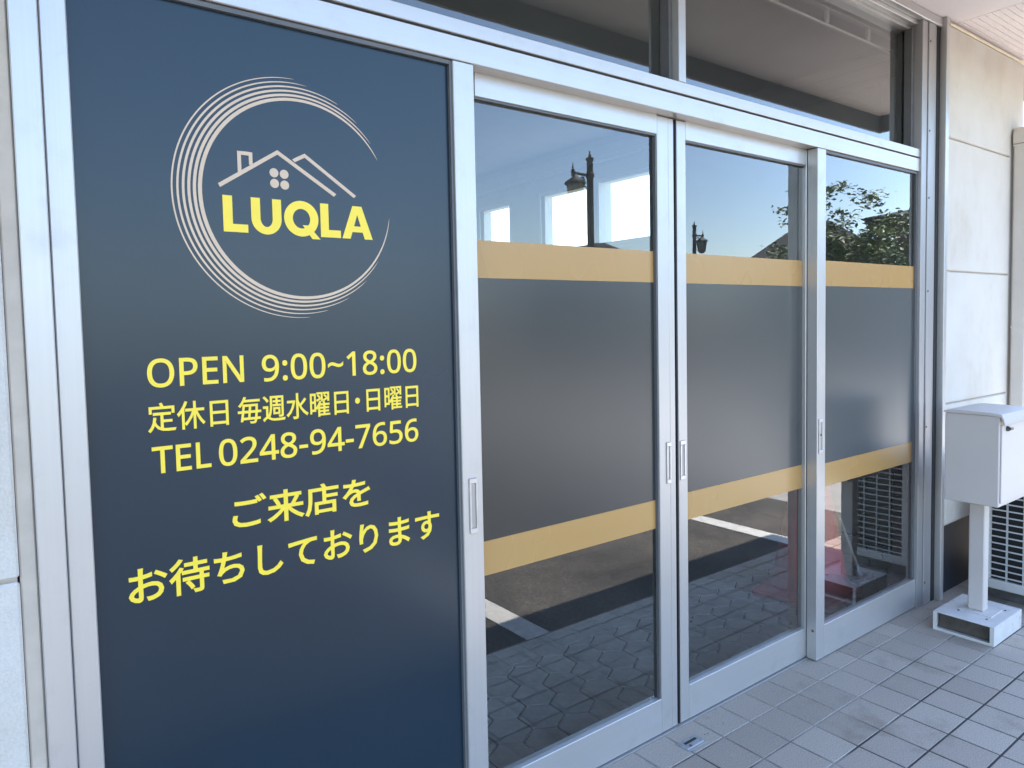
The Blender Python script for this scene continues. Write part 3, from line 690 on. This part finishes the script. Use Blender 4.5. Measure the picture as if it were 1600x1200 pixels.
def handle(parent, x0, x1, z0, z1, y):
    h = MB()
    h.box(x0, x1, y - .0045, y - .0001, z0, z0 + .014, .0012).box(x0, x1, y - .0045, y - .0001, z1 - .014, z1, .0012)
    h.box(x0, x0 + .006, y - .0045, y - .0001, z0 + .014, z1 - .014, .001).box(x1 - .005, x1, y - .0045, y - .0001, z0 + .014, z1 - .014, .001)
    o = h.build('pull_handle', M['steel'], parent)
    MB().box(x0 + .0062, x1 - .0052, y - .0012, y - .0002, z0 + .0145, z1 - .0145).build('finger_recess', M['alu_darker'], o)
    return o

# leaf 1: the navy sign panel
d1 = thing('sliding_door', 'sliding panel covered by the navy sign film with yellow lettering', 'sliding door', (.6, -.03, 0), 'sliding doors of the storefront')
MB().box(1.008, 1.071, YO, -.010, .004, 2.066, .002).build('stile', M['alu_v'], d1)
MB().box(.1695, 1.0075, YO, -.010, .004, .14, .002).build('bottom_rail', M['alu_h'], d1)
MB().box(.1695, 1.007, -.030, -.022, .141, 2.066).build('sign_film', M['navy'], d1)
MB().box(1.0005, 1.0078, -.040, -.0302, .141, 2.066).build('gasket', M['alu_dark'], d1)
MB().box(.1695, 1.0003, -.040, -.0302, 2.056, 2.066).build('gasket', M['alu_dark'], d1)
handle(d1, 1.026, 1.051, .856, 1.002, YO)
# leaf 2 and 3: the pair that meets in the middle
d2 = thing('sliding_door', 'glass sliding door next to the navy sign panel', 'sliding door', (1.5, 0, 0), 'sliding doors of the storefront')
MB().box(1.030, 1.105, .002, .036, .006, 2.076, .002).build('stile', M['alu_v'], d2)
MB().box(1.825, 1.8785, 0, .036, .006, 2.066, .002).build('stile', M['alu_v'], d2)
MB().box(1.8795, 1.9065, .0005, .036, .006, 2.066, .002).build('closing_edge', M['alu_v'], d2)
MB().box(1.1055, 1.8245, 0, .036, 2.006, 2.085, .0015).build('top_rail', M['alu_h'], d2)
MB().box(1.1055, 1.8245, 0, .036, .006, .125, .0015).build('bottom_rail', M['alu_h'], d2)
MB().box(1.819, 1.8248, .004, .0165, .126, 2.005).build('gasket', M['alu_dark'], d2)
MB().box(1.106, 1.8188, .004, .0165, 2.0005, 2.0055).build('gasket', M['alu_dark'], d2)
pane('pane', 1.1055, 1.8245, .017, .1255, 2.0055, d2)
films(d2, 1.106, 1.8185, .017)
handle(d2, 1.857, 1.878, .855, .995, 0)
d3 = thing('sliding_door', 'glass sliding door that overlaps the fixed end pane', 'sliding door', (2.3, 0, 0), 'sliding doors of the storefront')
MB().box(1.9135, 1.922, .0005, .036, .006, 2.066, .0015).build('closing_edge', M['rubber'], d3)
MB().box(1.9225, 1.968, 0, .036, .006, 2.066, .002).build('stile', M['alu_v'], d3)
MB().box(1.9685, 2.7085, 0, .036, 2.006, 2.085, .0015).build('top_rail', M['alu_h'], d3)
MB().box(1.9685, 2.7085, 0, .036, .006, .127, .0015).build('bottom_rail', M['alu_h'], d3)
MB().box(2.709, 2.765, 0, .036, .006, 2.066, .002).build('stile', M['alu_v'], d3)
MB().box(1.969, 2.708, .004, .0165, 2.0005, 2.0055).build('gasket', M['alu_dark'], d3)
pane('pane', 1.9685, 2.7085, .017, .1275, 2.0055, d3)
films(d3, 1.969, 2.7085, .017)
handle(d3, 1.927, 1.953, .858, .992, 0)
# leaf 4
d4 = thing('sliding_door', 'end glass panel with deep bottom rail beside the white mailbox', 'sliding door', (3.2, -.03, 0), 'sliding doors of the storefront')
st = MB().box(2.712, 2.773, YO, -.003, .004, 2.066, .002).build('stile', M['alu_v'], d4)
MB().box(2.7735, 3.588, YO, -.010, .004, .140, .002).build('bottom_rail', M['alu_h'], d4)
MB().box(2.774, 3.588, -.040, -.031, 2.056, 2.066).build('gasket', M['alu_dark'], d4)
MB().box(3.5745, 3.5882, -.040, -.0305, .141, 2.0555).build('gasket', M['alu_dark'], d4)
pane('pane', 2.7735, 3.5875, -.030, .1405, 2.066, d4)
films(d4, 2.774, 3.588, -.030)
handle(d4, 2.722, 2.750, .854, .994, YO)
MB().tube((2.7118, -.03, .124), (2.7090, -.03, .124), .006, .004, 10).build('screw', M['screw'], st)
MB().tube((2.734, YO - .0048, .93), (2.734, YO - .001, .93), .004, .004, 8).build('key_hole', M['rubber'], st)

# ------------------------------------------------------------------ sign lettering
YS = -.0302
def filled(loops, off=0.0):
    """2D outlines -> triangulated flat mesh data (x, z)"""
    cu = bpy.data.curves.new('outline', 'CURVE')
    cu.dimensions = '2D'; cu.fill_mode = 'BOTH'; cu.extrude = .00025; cu.offset = off
    for lp in loops:
        s = cu.splines.new('POLY'); s.points.add(len(lp) - 1)
        for q, p in zip(s.points, lp): q.co = (p[0], p[1], 0, 1)
        s.use_cyclic_u = True
    o = bpy.data.objects.new('outline', cu); COL.objects.link(o)
    dg = bpy.context.evaluated_depsgraph_get(); dg.update()
    me = bpy.data.meshes.new_from_object(o.evaluated_get(dg))
    vs = [tuple(v.co) for v in me.vertices]; fs = [tuple(p.vertices) for p in me.polygons]
    bpy.data.objects.remove(o); bpy.data.curves.remove(cu); bpy.data.meshes.remove(me)
    return vs, fs
def area(l): return sum(a[0] * b[1] - b[0] * a[1] for a, b in zip(l, l[1:] + l[:1])) / 2
def inside(p, l):
    c = False
    for a, b in zip(l, l[1:] + l[:1]):
        if (a[1] > p[1]) != (b[1] > p[1]) and p[0] < (b[0] - a[0]) * (p[1] - a[1]) / (b[1] - a[1]) + a[0]: c = not c
    return c
def put(mb, loops, off=0.0):
    """strokes of a letter may overlap: each outer outline is filled with its own holes, a hair above the one before"""
    big = max(loops, key=lambda l: abs(area(l)))
    sgn = area(big) > 0
    outers = [l for l in loops if (area(l) > 0) == sgn]
    holes = [l for l in loops if (area(l) > 0) != sgn]
    for i, o in enumerate(outers):
        mine = [h for h in holes if inside(h[0], o) and inside(h[len(h) // 2], o)]
        grp = [o] + mine
        if area(o) < 0: grp = [g[::-1] for g in grp]
        vs, fs = filled(grp, off)
        mb.add([(x, YS - .0003 - z - .00006 * i, y) for x, y, z in vs], fs)
ADV = {'O': .525, 'P': .407, 'E': .374, 'N': .509, ':': .179, '~': .385, 'T': .373, 'L': .35, '-': .217, ' ': .175}
def line(text, font, x0, x1, z0, sz, off, adv=None):
    """sets text so that its ink runs from x0 to x1, baseline z0, sz metres per font unit"""
    glyphs, pen = [], 0.0
    lo, hi = None, None
    for ch in text:
        a = (adv or {}).get(ch, ADV.get(ch, .3846) if font == 'M' else .3492)
        raw = GLYPHS.get(font + ch)
        if raw:
            loops = [[(float(p.split(',')[0]) / 1000, float(p.split(',')[1]) / 1000) for p in l.split()] for l in raw.split(';')]
            if font == 'C' and ch == '\u30fb':
                loops = [[(x - .175 + a / 2, y) for x, y in l] for l in loops]
            glyphs.append((pen, loops))
            xs = [x + pen for l in loops for x, y in l]
            lo = min(xs) if lo is None else min(lo, min(xs)); hi = max(xs) if hi is None else max(hi, max(xs))
        pen += a
    k = (x1 - x0) / (hi - lo)
    mb = MB()
    for pen, loops in glyphs:
        put(mb, [[(x0 + (x + pen - lo) * k, z0 + y * sz) for x, y in l] for l in loops], off)
    return mb
def join(*mbs):
    r = MB()
    for m in mbs: r.add(m.v, m.f)
    return r
B = .0009
CJK_HALF = {'\u30fb': .19}
join(line('OPEN', 'M', .278, .465, 1.2915, .1145, B), line('9:00~18:00', 'M', .5055, .888, 1.2895, .1145, B)).build('lettering', M['yellow'], d1)
join(line('\u5b9a\u4f11\u65e5', 'C', .275, .430, 1.2065, .177, B * .7), line('\u6bce\u9031\u6c34\u66dc\u65e5\u30fb\u65e5\u66dc\u65e5', 'C', .4505, .891, 1.2055, .177, B * .7, CJK_HALF)).build('lettering', M['yellow'], d1)
join(line('TEL', 'M', .280, .391, 1.1185, .1090, B), line('0248-94-7656', 'M', .4085, .888, 1.1165, .1130, B)).build('lettering', M['yellow'], d1)
line('\u3054\u6765\u5e97\u3092', 'C', .431, .751, .9825, .212, B * 1.5).build('lettering', M['yellow'], d1)
line('\u304a\u5f85\u3061\u3057\u3066\u304a\u308a\u307e\u3059', 'C', .227, .942, .8690, .225, B * 1.5).build('lettering', M['yellow'], d1)
# shop name in heavy capitals
nm = MB()
z0, z1, s = 1.6075, 1.683, .0195
def Lc(x0, x1): return [[(x0, z0), (x1, z0), (x1, z0 + s * .86), (x0 + s, z0 + s * .86), (x0 + s, z1), (x0, z1)]]
def arc(cx, cz, rx, rz, a0, a1, n): return [(cx + rx * math.cos(math.radians(a0 + (a1 - a0) * i / n)), cz + rz * math.sin(math.radians(a0 + (a1 - a0) * i / n))) for i in range(n + 1)]
put(nm, Lc(.436, .487))
ux0, ux1 = .4945, .5600
uc = (ux0 + ux1) / 2; ur = (ux1 - ux0) / 2
put(nm, [[(ux0, z1)] + arc(uc, z0 + .032, ur, .0335, 180, 360, 18) + [(ux1, z1), (ux1 - s, z1)] + arc(uc, z0 + .033, ur - s, .0185, 360, 180, 14) + [(ux0 + s, z1)]])
qx, qz, qr = .6055, (z0 + z1) / 2, .0395
put(nm, [arc(qx, qz, qr, .0392, 0, 352, 40), arc(qx, qz, qr - s, .0392 - s * .9, 350, 0, 30)])
vs, fs = filled([[(qx + .002, qz - .014), (qx + .024, z0 - .006), (qx + .043, z0 - .006), (qx + .016, qz - .014)]])
nm.add([(x, YS - .0005 - z, y) for x, y, z in vs], fs)
put(nm, Lc(.6500, .6985))
ax0, ax1 = .7020, .7790; am = (ax0 + ax1) / 2
put(nm, [[(ax0, z0), (ax0 + .0205, z0), (ax0 + .0255, z0 + .0155), (ax1 - .0255, z0 + .0155), (ax1 - .0205, z0), (ax1, z0), (am + .0115, z1), (am - .0115, z1)],
         [(am, z0 + .056), (am + .0085, z0 + .029), (am - .0085, z0 + .029)]])
nm.build('shop_name', M['yellow'], d1)
# brushed ring of six tapering arcs
rg = MB()
for k in range(6):
    t = k / 5
    cx, r = .599 + .010 * t, .2610 - .0440 * t
    a0 = (90, 84, 66, 53, 40, 30)[k]; a1 = (274, 284, 297, 311, 325, 353)[k]
    wmax = (.0030, .0040, .0048, .0054, .0060, .0076)[k]
    N = 90; out, inn = [], []
    for i in range(N + 1):
        u = i / N; a = math.radians(a0 + (a1 - a0) * u)
        wd = wmax * (math.sin(math.pi * (u ** .92)) ** .55) + .0003
        out.append((cx + (r + wd / 2) * math.cos(a), 1.687 + (r + wd / 2) * math.sin(a)))
        inn.append((cx + (r - wd / 2) * math.cos(a), 1.687 + (r - wd / 2) * math.sin(a)))
    b = len(rg.v)
    rg.v += [(x, YS - .0004, z) for x, z in out] + [(x, YS - .0004, z) for x, z in inn]
    for i in range(N):
        rg.f.append((b + i, b + i + 1, b + N + 2 + i, b + N + 1 + i)); rg.m.append(0)
rg.build('ring_emblem', M['beige'], d1)
hs = MB()
LIFT = [0.0]
def stroke(p, q, w):
    LIFT[0] += .0001
    dxx, dzz = q[0] - p[0], q[1] - p[1]; l = math.hypot(dxx, dzz); nx, nz = -dzz / l * w / 2, dxx / l * w / 2
    vs, fs = filled([[(p[0] + nx, p[1] + nz), (p[0] - nx, p[1] - nz), (q[0] - nx, q[1] - nz), (q[0] + nx, q[1] + nz)]])
    hs.add([(x, YS - .0004 - LIFT[0] - z, y) for x, y, z in vs], fs)
W = .0078
put(hs, [[(.428, 1.706), (.432, 1.6985), (.556, 1.7800), (.684, 1.7005), (.690, 1.7065), (.556, 1.7895)]])
stroke((.4735, 1.731), (.4735, 1.7775), W); stroke((.4775, 1.7740), (.4955, 1.7740), W); stroke((.4975, 1.7775), (.4975, 1.7510), W)
put(hs, [[(.5885, 1.7735), (.5945, 1.7680), (.6175, 1.7805), (.7335, 1.7015), (.7395, 1.7070), (.6175, 1.7895)]])
for x, z in ((.5470, 1.7400), (.5695, 1.7390), (.5475, 1.7172), (.5700, 1.7158)):
    put(hs, [arc(x, z, .0098, .0098, 0, 345, 23)])
hs.build('house_emblem', M['beige'], d1)
# ------------------------------------------------------------------ mailbox on its stand
mb = thing('mailbox_stand', 'white steel mailbox on a square post with an open box foot', 'mailbox', (3.56, -.33, 0))
x0, x1, y0, y1 = 3.400, 3.722, -.445, -.242
base = MB()
t = .0035
base.box(3.402, 3.716, -.437, -.202, .0015, .0015 + t).box(3.402, 3.716, -.437, -.202, .085 - t, .085, .001)
base.box(3.402, 3.716, -.437, -.437 + t, .0052, .085 - t - .0002).box(3.402, 3.716, -.202 - t, -.202, .0052, .085 - t - .0002)
for ya, yb in ((-.4334, -.4215), (-.2175, -.2056)):
    base.box(3.4025, 3.405, ya, yb, .0055, .0812)
base.box(3.4025, 3.405, -.4213, -.2177, .0055, .013)
bo = base.build('foot_box', M['white_old'], mb)
MB().box(3.440, 3.70, -.43, -.21, .006, .070, .004).build('ballast', M['weight'], bo)
for px, py in ((3.49, -.27), (3.63, -.28), (3.475, -.385), (3.64, -.40)):
    MB().tube((px, py, .0850), (px, py, .0880), .005, .004, 8).build('bolt', M['screw'], bo)
MB().box(3.505, 3.63, -.392, -.262, .0852, .0885, .001).build('post_plate', M['white_old'], mb)
MB().box(3.538, 3.588, -.350, -.288, .0887, .5955, .004).build('post', M['white_paint'], mb)
bd = MB().box(x0, x1, y0, y1, .596, .978, .003).build('body', M['white_paint'], mb)
# lid: flat top whose front edge rolls down over the door
lid = MB()
prof = [(y1 + .004, .9795), (y0 + .035, .9795), (y0 - .004, .976), (y0 - .012, .962), (y0 - .016, .945), (y0 - .021, .945),
        (y0 - .017, .966), (y0 - .008, .986), (y0 + .033, .9915), (y1 - .03, .9935), (y1 + .004, .9875)]
lid.prism(prof, 0, x0 - .005, x1 + .005)
lid.build('lid', M['white_paint'], mb, smooth=True)
dr = MB().box(x0 + .012, x1 - .012, y0 - .006, y0 - .0005, .612, .940, .002).build('door', M['white_paint'], mb)
lk = MB().tube((3.462, y0 - .0062, .922), (3.462, y0 - .016, .922), .011, .010, 14)
lk.box(3.458, 3.490, y0 - .022, y0 - .0165, .916, .927, .002)
lk.build('lock', M['screw'], dr)

# ------------------------------------------------------------------ air conditioner outdoor unit
ac = thing('outdoor_unit', 'ivory air conditioner outdoor unit with a black gridded side behind the mailbox', 'air conditioner', (4.33, -.345, 0))
AX0, AX1, AY0, AY1, AZ0, AZ1 = 3.94, 4.72, -.500, -.190, .070, .640
case = MB()
case.box(AX0, AX1, AY0, AY1, AZ1 - .03, AZ1, .004)
case.box(AX0, AX1, AY0, AY1, AZ0, AZ0 + .045, .004)
for ya, yb in ((AY0, AY0 + .035), (AY1 - .042, AY1)):
    case.box(AX0, AX0 + .03, ya, yb, AZ0 + .0452, AZ1 - .0302, .002)
case.box(AX1 - .03, AX1, AY0, AY1, AZ0 + .0452, AZ1 - .0302)
case.box(AX0 + .0302, AX1 - .0302, AY0 + .001, AY0 + .02, AZ0 + .0452, AZ1 - .0302)
case.box(AX0 + .0302, AX1 - .0302, AY1 - .02, AY1 - .001, AZ0 + .0452, AZ1 - .0302)
case.build('casing', M['ac_white'], ac)
MB().box(AX0 + .022, AX0 + .06, AY0 + .036, AY1 - .043, AZ0 + .046, AZ1 - .031).build('coil', M['ac_dark'], ac)
gr = MB()
z = AZ0 + .060
while z < AZ1 - .035:
    gr.box(AX0 + .004, AX0 + .011, AY0 + .034, AY1 - .041, z, z + .0055); z += .0325
y = AY0 + .060
while y < AY1 - .045:
    gr.box(AX0 + .0112, AX0 + .018, y, y + .0070, AZ0 + .045, AZ1 - .030); y += .068
gr.build('side_grille', M['ac_white'], ac)
fan = MB()
for k in range(9):
    r = .05 + k * .02
    pts = [(4.20 + r * math.cos(2 * math.pi * i / 28), AY0 - .004, .355 + r * math.sin(2 * math.pi * i / 28)) for i in range(29)]
    fan.path(pts, .002, 5)
fan.build('fan_guard', M['ac_white'], ac)
for xa in (4.02, 4.52):
    MB().box(xa, xa + .11, AY0 - .02, AY1 + .02, -.001, .0695, .005).build('foot_block', M['concrete'], ac)

# ------------------------------------------------------------------ pipe cover on the wall
pc = thing('pipe_cover', 'ivory pipe cover running down the wall to the outdoor unit', 'pipe cover', (4.64, -.11, 0))
MB().box(4.602, 4.690, -.160, -.0895, .30, 2.315, .008).build('duct', M['duct'], pc)
el = MB()
pr = [(4.600, 2.316), (4.600, 2.36), (4.606, 2.385), (4.622, 2.402), (4.645, 2.408), (4.735, 2.408), (4.735, 2.320), (4.70, 2.316)]
el.prism([(x, z) for x, z in pr], 1, -.163, -.0895)
el.build('elbow', M['duct'], pc, smooth=True)
for z in (2.30, 1.32):
    MB().box(4.600, 4.692, -.162, -.0892, z, z + .012, .002).build('joint_clip', M['duct'], pc)

# ------------------------------------------------------------------ floor bolt socket
fb = thing('floor_bolt_socket', 'small steel floor bolt socket set in the paving at the door joint', 'floor socket', (1.865, -.092, 0))
MB().box(1.815, 1.912, -.118, -.066, -.002, .0018, .0008).build('plate', M['steel_worn'], fb)
MB().box(1.838, 1.896, -.088, -.078, .0018, .0024).build('slot', M['rubber'], fb)
MB().tube((1.848, -.100, .0017), (1.848, -.100, .0030), .006, .005, 12).build('latch_knob', M['screw'], fb)
MB().box(1.822, 1.904, -.112, -.106, .0018, .0023).build('slide', M['steel'], fb)

# ------------------------------------------------------------------ inside the shop
cn = thing('traffic_cone', 'red traffic cone standing inside behind the end glass panel', 'traffic cone', (3.42, .38, 0))
cb = MB()
Mr = Matrix.Translation((3.37, .37, 0)) @ Matrix.Rotation(math.radians(9), 4, 'Z')
cb.box(-.205, .205, -.205, .205, .0, .032, .010, M=Mr)
cb.build('base', M['cone'], cn)
MB().lathe((3.44, .40, 0), [(.20, .032), (.192, .05), (.178, .07), (.064, .72), (.056, .735), (.045, .74)], 28).build('body', M['cone'], cn, smooth=True)
ro = thing('white_rod', 'thin white rod leaning on the red cone base', 'rod', (3.62, .30, 0))
MB().tube((3.66, .235, .035), (3.60, .33, .36), .008, .007, 10).build('shaft', M['white_trim'], ro)
MB().lathe((3.66, .235, 0), [(.012, .0325), (.014, .037), (.014, .06), (.009, .066)], 12).build('rubber_tip', M['white_trim'], ro)

# ------------------------------------------------------------------ across the parking lot (seen mirrored in the glass)
def street_lamp(x, y, top, side, label):
    t = thing('street_lamp', label, 'street lamp', (x, y, 0), 'black lanterns on posts across the parking lot')
    MB().lathe((x, y, 0), [(.17, -.05), (.17, .15), (.12, .22), (.11, .8), (.075, .9), (.066, top - .55), (.085, top - .53), (.085, top - .46), (.064, top - .44), (.062, top - .2), (.08, top - .19), (.08, top - .15), (.03, top - .13)], 14).build('post', M['iron'], t, smooth=True)
    MB().lathe((x, y, 0), [(.02, top - .135), (.035, top - .09), (.012, top - .06), (.020, top - .03), (.004, top)], 10).build('finial', M['iron'], t, smooth=True)
    s = side; za = top - .50; L = .46
    am = MB()
    am.path([(x, y, za), (x + s * L, y, za + .02)], .028, 8)
    am.path([(x, y, za - .26), (x + s * .10, y, za - .25), (x + s * .22, y, za - .17), (x + s * .26, y, za - .08), (x + s * .20, y, za - .04), (x + s * .15, y, za - .09)], .018, 7)
    am.path([(x + s * L, y, za - .05), (x + s * L, y, za + .08)], .035, 8)
    am.path([(x + s * L, y, za + .08), (x + s * L, y, za + .22)], [.02, .003], 8)
    am.build('arm', M['iron'], t)
    lx = x + s * .40
    ln = MB().lathe((lx, y, za), [(.03, -.02), (.06, -.06), (.20, -.15), (.22, -.19), (.20, -.20)], 12)
    lo = ln.build('lantern', M['iron'], t)
    MB().lathe((lx, y, za), [(.17, -.201), (.12, -.52), (.115, -.53)], 8).build('lantern_glass', M['lamp_glass'], lo)
    rb = MB()
    for k in range(8):
        a = 2 * math.pi * (k + .5) / 8
        rb.tube((lx + .175 * math.cos(a), y + .175 * math.sin(a), za - .2), (lx + .123 * math.cos(a), y + .123 * math.sin(a), za - .53), .012, .012, 5)
    rb.lathe((lx, y, za), [(.13, -.525), (.10, -.56), (.03, -.60)], 10)
    rb.build('lantern_frame', M['iron'], lo)
    # banner arms lower on the post
    for zz in (za - .45, za - 1.05):
        MB().path([(x - s * .02, y, zz), (x - s * .02 - .09, y, zz - .02), (x - .10, y, zz - .10)], .012, 6).build('bracket', M['iron'], t)
    return t
def mirror(az, d): return (d * math.sin(math.radians(az)), 2 * .017 + 1.568 - d * math.cos(math.radians(az)))
lx, ly = mirror(44.15, 14.5)
street_lamp(lx, ly, 1.403 + 14.5 * math.tan(math.radians(13.2)), -1, 'black street lamp mirrored large in the door by the sign panel')
lx, ly = mirror(52.05, 26.0)
street_lamp(lx, ly, 1.403 + 26.0 * math.tan(math.radians(7.5)), 1, 'distant black street lamp mirrored small in the middle door')

def house(name, label, cat, az0, az1, d, eave, ridge, wallm, rot=0.0):
    (xa, ya), (xb, yb) = mirror(az0, d), mirror(az1, d)
    a, b = Vector((xa, ya, 0)), Vector((xb, yb, 0))
    L = (b - a).length; ux = (b - a).normalized(); uy = Vector((-ux.y, ux.x, 0))
    if uy.dot(Vector((0, -1, 0))) < 0: uy = -uy
    D = 7.0
    def W(u, v, z): return tuple(a + ux * u + uy * v + Vector((0, 0, z)))
    t = thing(name, label, cat, tuple((a + b) / 2), 'houses across the parking lot')
    def bx(u0, u1, v0, v1, z0, z1):
        vs = [W(u, v, z) for u in (u0, u1) for v in (v0, v1) for z in (z0, z1)]
        return MB().add(vs, [(0, 1, 3, 2), (4, 6, 7, 5), (0, 4, 5, 1), (2, 3, 7, 6), (0, 2, 6, 4), (1, 5, 7, 3)])
    bx(0, L, 0, D, -.1, eave).build('wall', wallm, t)
    o = .6; hip = min(D / 2, L * .42)
    vs = [W(-o, -o, eave), W(L + o, -o, eave), W(L + o, D + o, eave), W(-o, D + o, eave), W(hip, D / 2, ridge), W(L - hip, D / 2, ridge),
          W(-o, -o, eave - .14), W(L + o, -o, eave - .14), W(L + o, D + o, eave - .14), W(-o, D + o, eave - .14)]
    MB().add(vs, [(0, 1, 5, 4), (2, 3, 4, 5), (1, 2, 5), (3, 0, 4), (6, 7, 1, 0), (7, 8, 2, 1), (8, 9, 3, 2), (9, 6, 0, 3), (6, 7, 8, 9)]).build('roof', M['house_roof'], t)
    k = 0
    u = 1.0
    while u + 1.6 < L:
        f = bx(u, u + 1.5, -.03, -.002, .9, 2.0).build('window', M['white_trim'], t)
        vs = bx(u + .07, u + 1.43, -.04, -.031, .97, 1.93)
        vs.build('pane', M['dark_glass'], f)
        u += 2.7
    return t
house('house', 'low dark-roofed house mirrored low in the door by the sign panel', 'house', 35, 50.2, 42, 4.0, 6.3, M['house_wall'])
house('house', 'dark hip-roofed house mirrored behind the tree', 'house', 54.5, 66.5, 34, 3.0, 5.9, M['house_wall'])
house('house', 'brown-clad building mirrored at the edge of the end panel', 'building', 65.3, 82, 22, 4.0, 4.9, M['brown_wall'])

def tree(az, d, top, bottom, label):
    x, y = mirror(az, d)
    t = thing('leafy_tree', label, 'tree', (x, y, 0))
    tr = MB()
    tr.path([(x, y, -.1), (x + .03, y, .9), (x - .03, y + .02, 1.7), (x + .02, y, 2.4)], [.085, .065, .05, .035], 9)
    rnd = random.Random(5)
    tips = []
    for k in range(26):
        z = 1.5 + 1.5 * rnd.random()
        a = rnd.random() * 2 * math.pi
        up = rnd.uniform(.25, 1.0)
        L = rnd.uniform(.7, 1.35) * (1.15 if z < 2.4 else .9)
        p0 = Vector((x, y, min(z, 2.4)))
        p1 = p0 + Vector((math.cos(a) * L * .55, math.sin(a) * L * .55, L * up * .45))
        p2 = p0 + Vector((math.cos(a + .2) * L, math.sin(a + .2) * L, L * up))
        tr.path([p0, p1, p2], [.018, .011, .005], 5)
        tips += [p1 * .4 + p2 * .6, p2, p1]
    tr.build('trunk', M['bark'], t, smooth=True)
    lf = MB()
    centre = Vector((x, y, 2.35))
    def leaves(c, n, s):
        for _ in range(n):
            p = c + Vector((rnd.gauss(0, s), rnd.gauss(0, s), rnd.gauss(0, s * .45)))
            if p.z > top: continue
            sz = rnd.uniform(.035, .07)
            a = Vector((rnd.gauss(0, 1), rnd.gauss(0, 1), rnd.gauss(0, .35))).normalized()
            n_ = Vector((rnd.gauss(0, .5), rnd.gauss(0, .5), 1)).normalized()
            b = n_.cross(a).normalized() * sz * .5
            a = a * sz
            m = p + n_ * sz * .12
            lf.add([p - a, m + b, p + a, m - b], [(0, 1, 2, 3)])
    for p in tips:
        leaves(p, 48, .11)
    for _ in range(150):
        th = rnd.random() * 2 * math.pi; rr = 1.05 * math.sqrt(rnd.random())
        c = centre + Vector((rr * math.cos(th), rr * math.sin(th), rnd.uniform(-1.0, .45) * (1 - .35 * rr)))
        leaves(c, 50, .15)
    for k in range(14):                          # loose sprays above the dense part
        th = rnd.random() * 2 * math.pi; rr = rnd.uniform(.1, .75)
        c = centre + Vector((rr * math.cos(th), rr * math.sin(th), rnd.uniform(.6, 1.3)))
        tr2 = MB()
        leaves(c, 50, .12)
    lf.build('crown', M['leaf'], t)
    return t
tree(62.3, 14.0, 3.72, 1.5, 'small leafy tree with sparse top mirrored in the end glass panel')

# grit and leaf scraps blown against the sill
rnd = random.Random(11)
gm = MB()
for _ in range(170):
    x = rnd.uniform(.4, 4.6); y = rnd.choice((-.012, -.05)) - abs(rnd.gauss(0, .10)) if rnd.random() < .7 else rnd.uniform(-.78, -.05)
    if y < -.79 or (3.38 < x < 3.74 and -.46 < y < -.18): continue
    r = rnd.uniform(.0012, .0034)
    c = Vector((x, y, r * .5 + .0004))
    vs = [c + Vector((rnd.uniform(-1, 1), rnd.uniform(-1, 1), rnd.uniform(-.5, .5))).normalized() * r for _ in range(4)]
    gm.add(vs, [(0, 1, 2), (0, 3, 1), (1, 3, 2), (2, 3, 0)])
tag(gm.build('grit', simple('grit_specks', (.10, .085, .06), .9, 0, .4, 50)), kind='stuff')
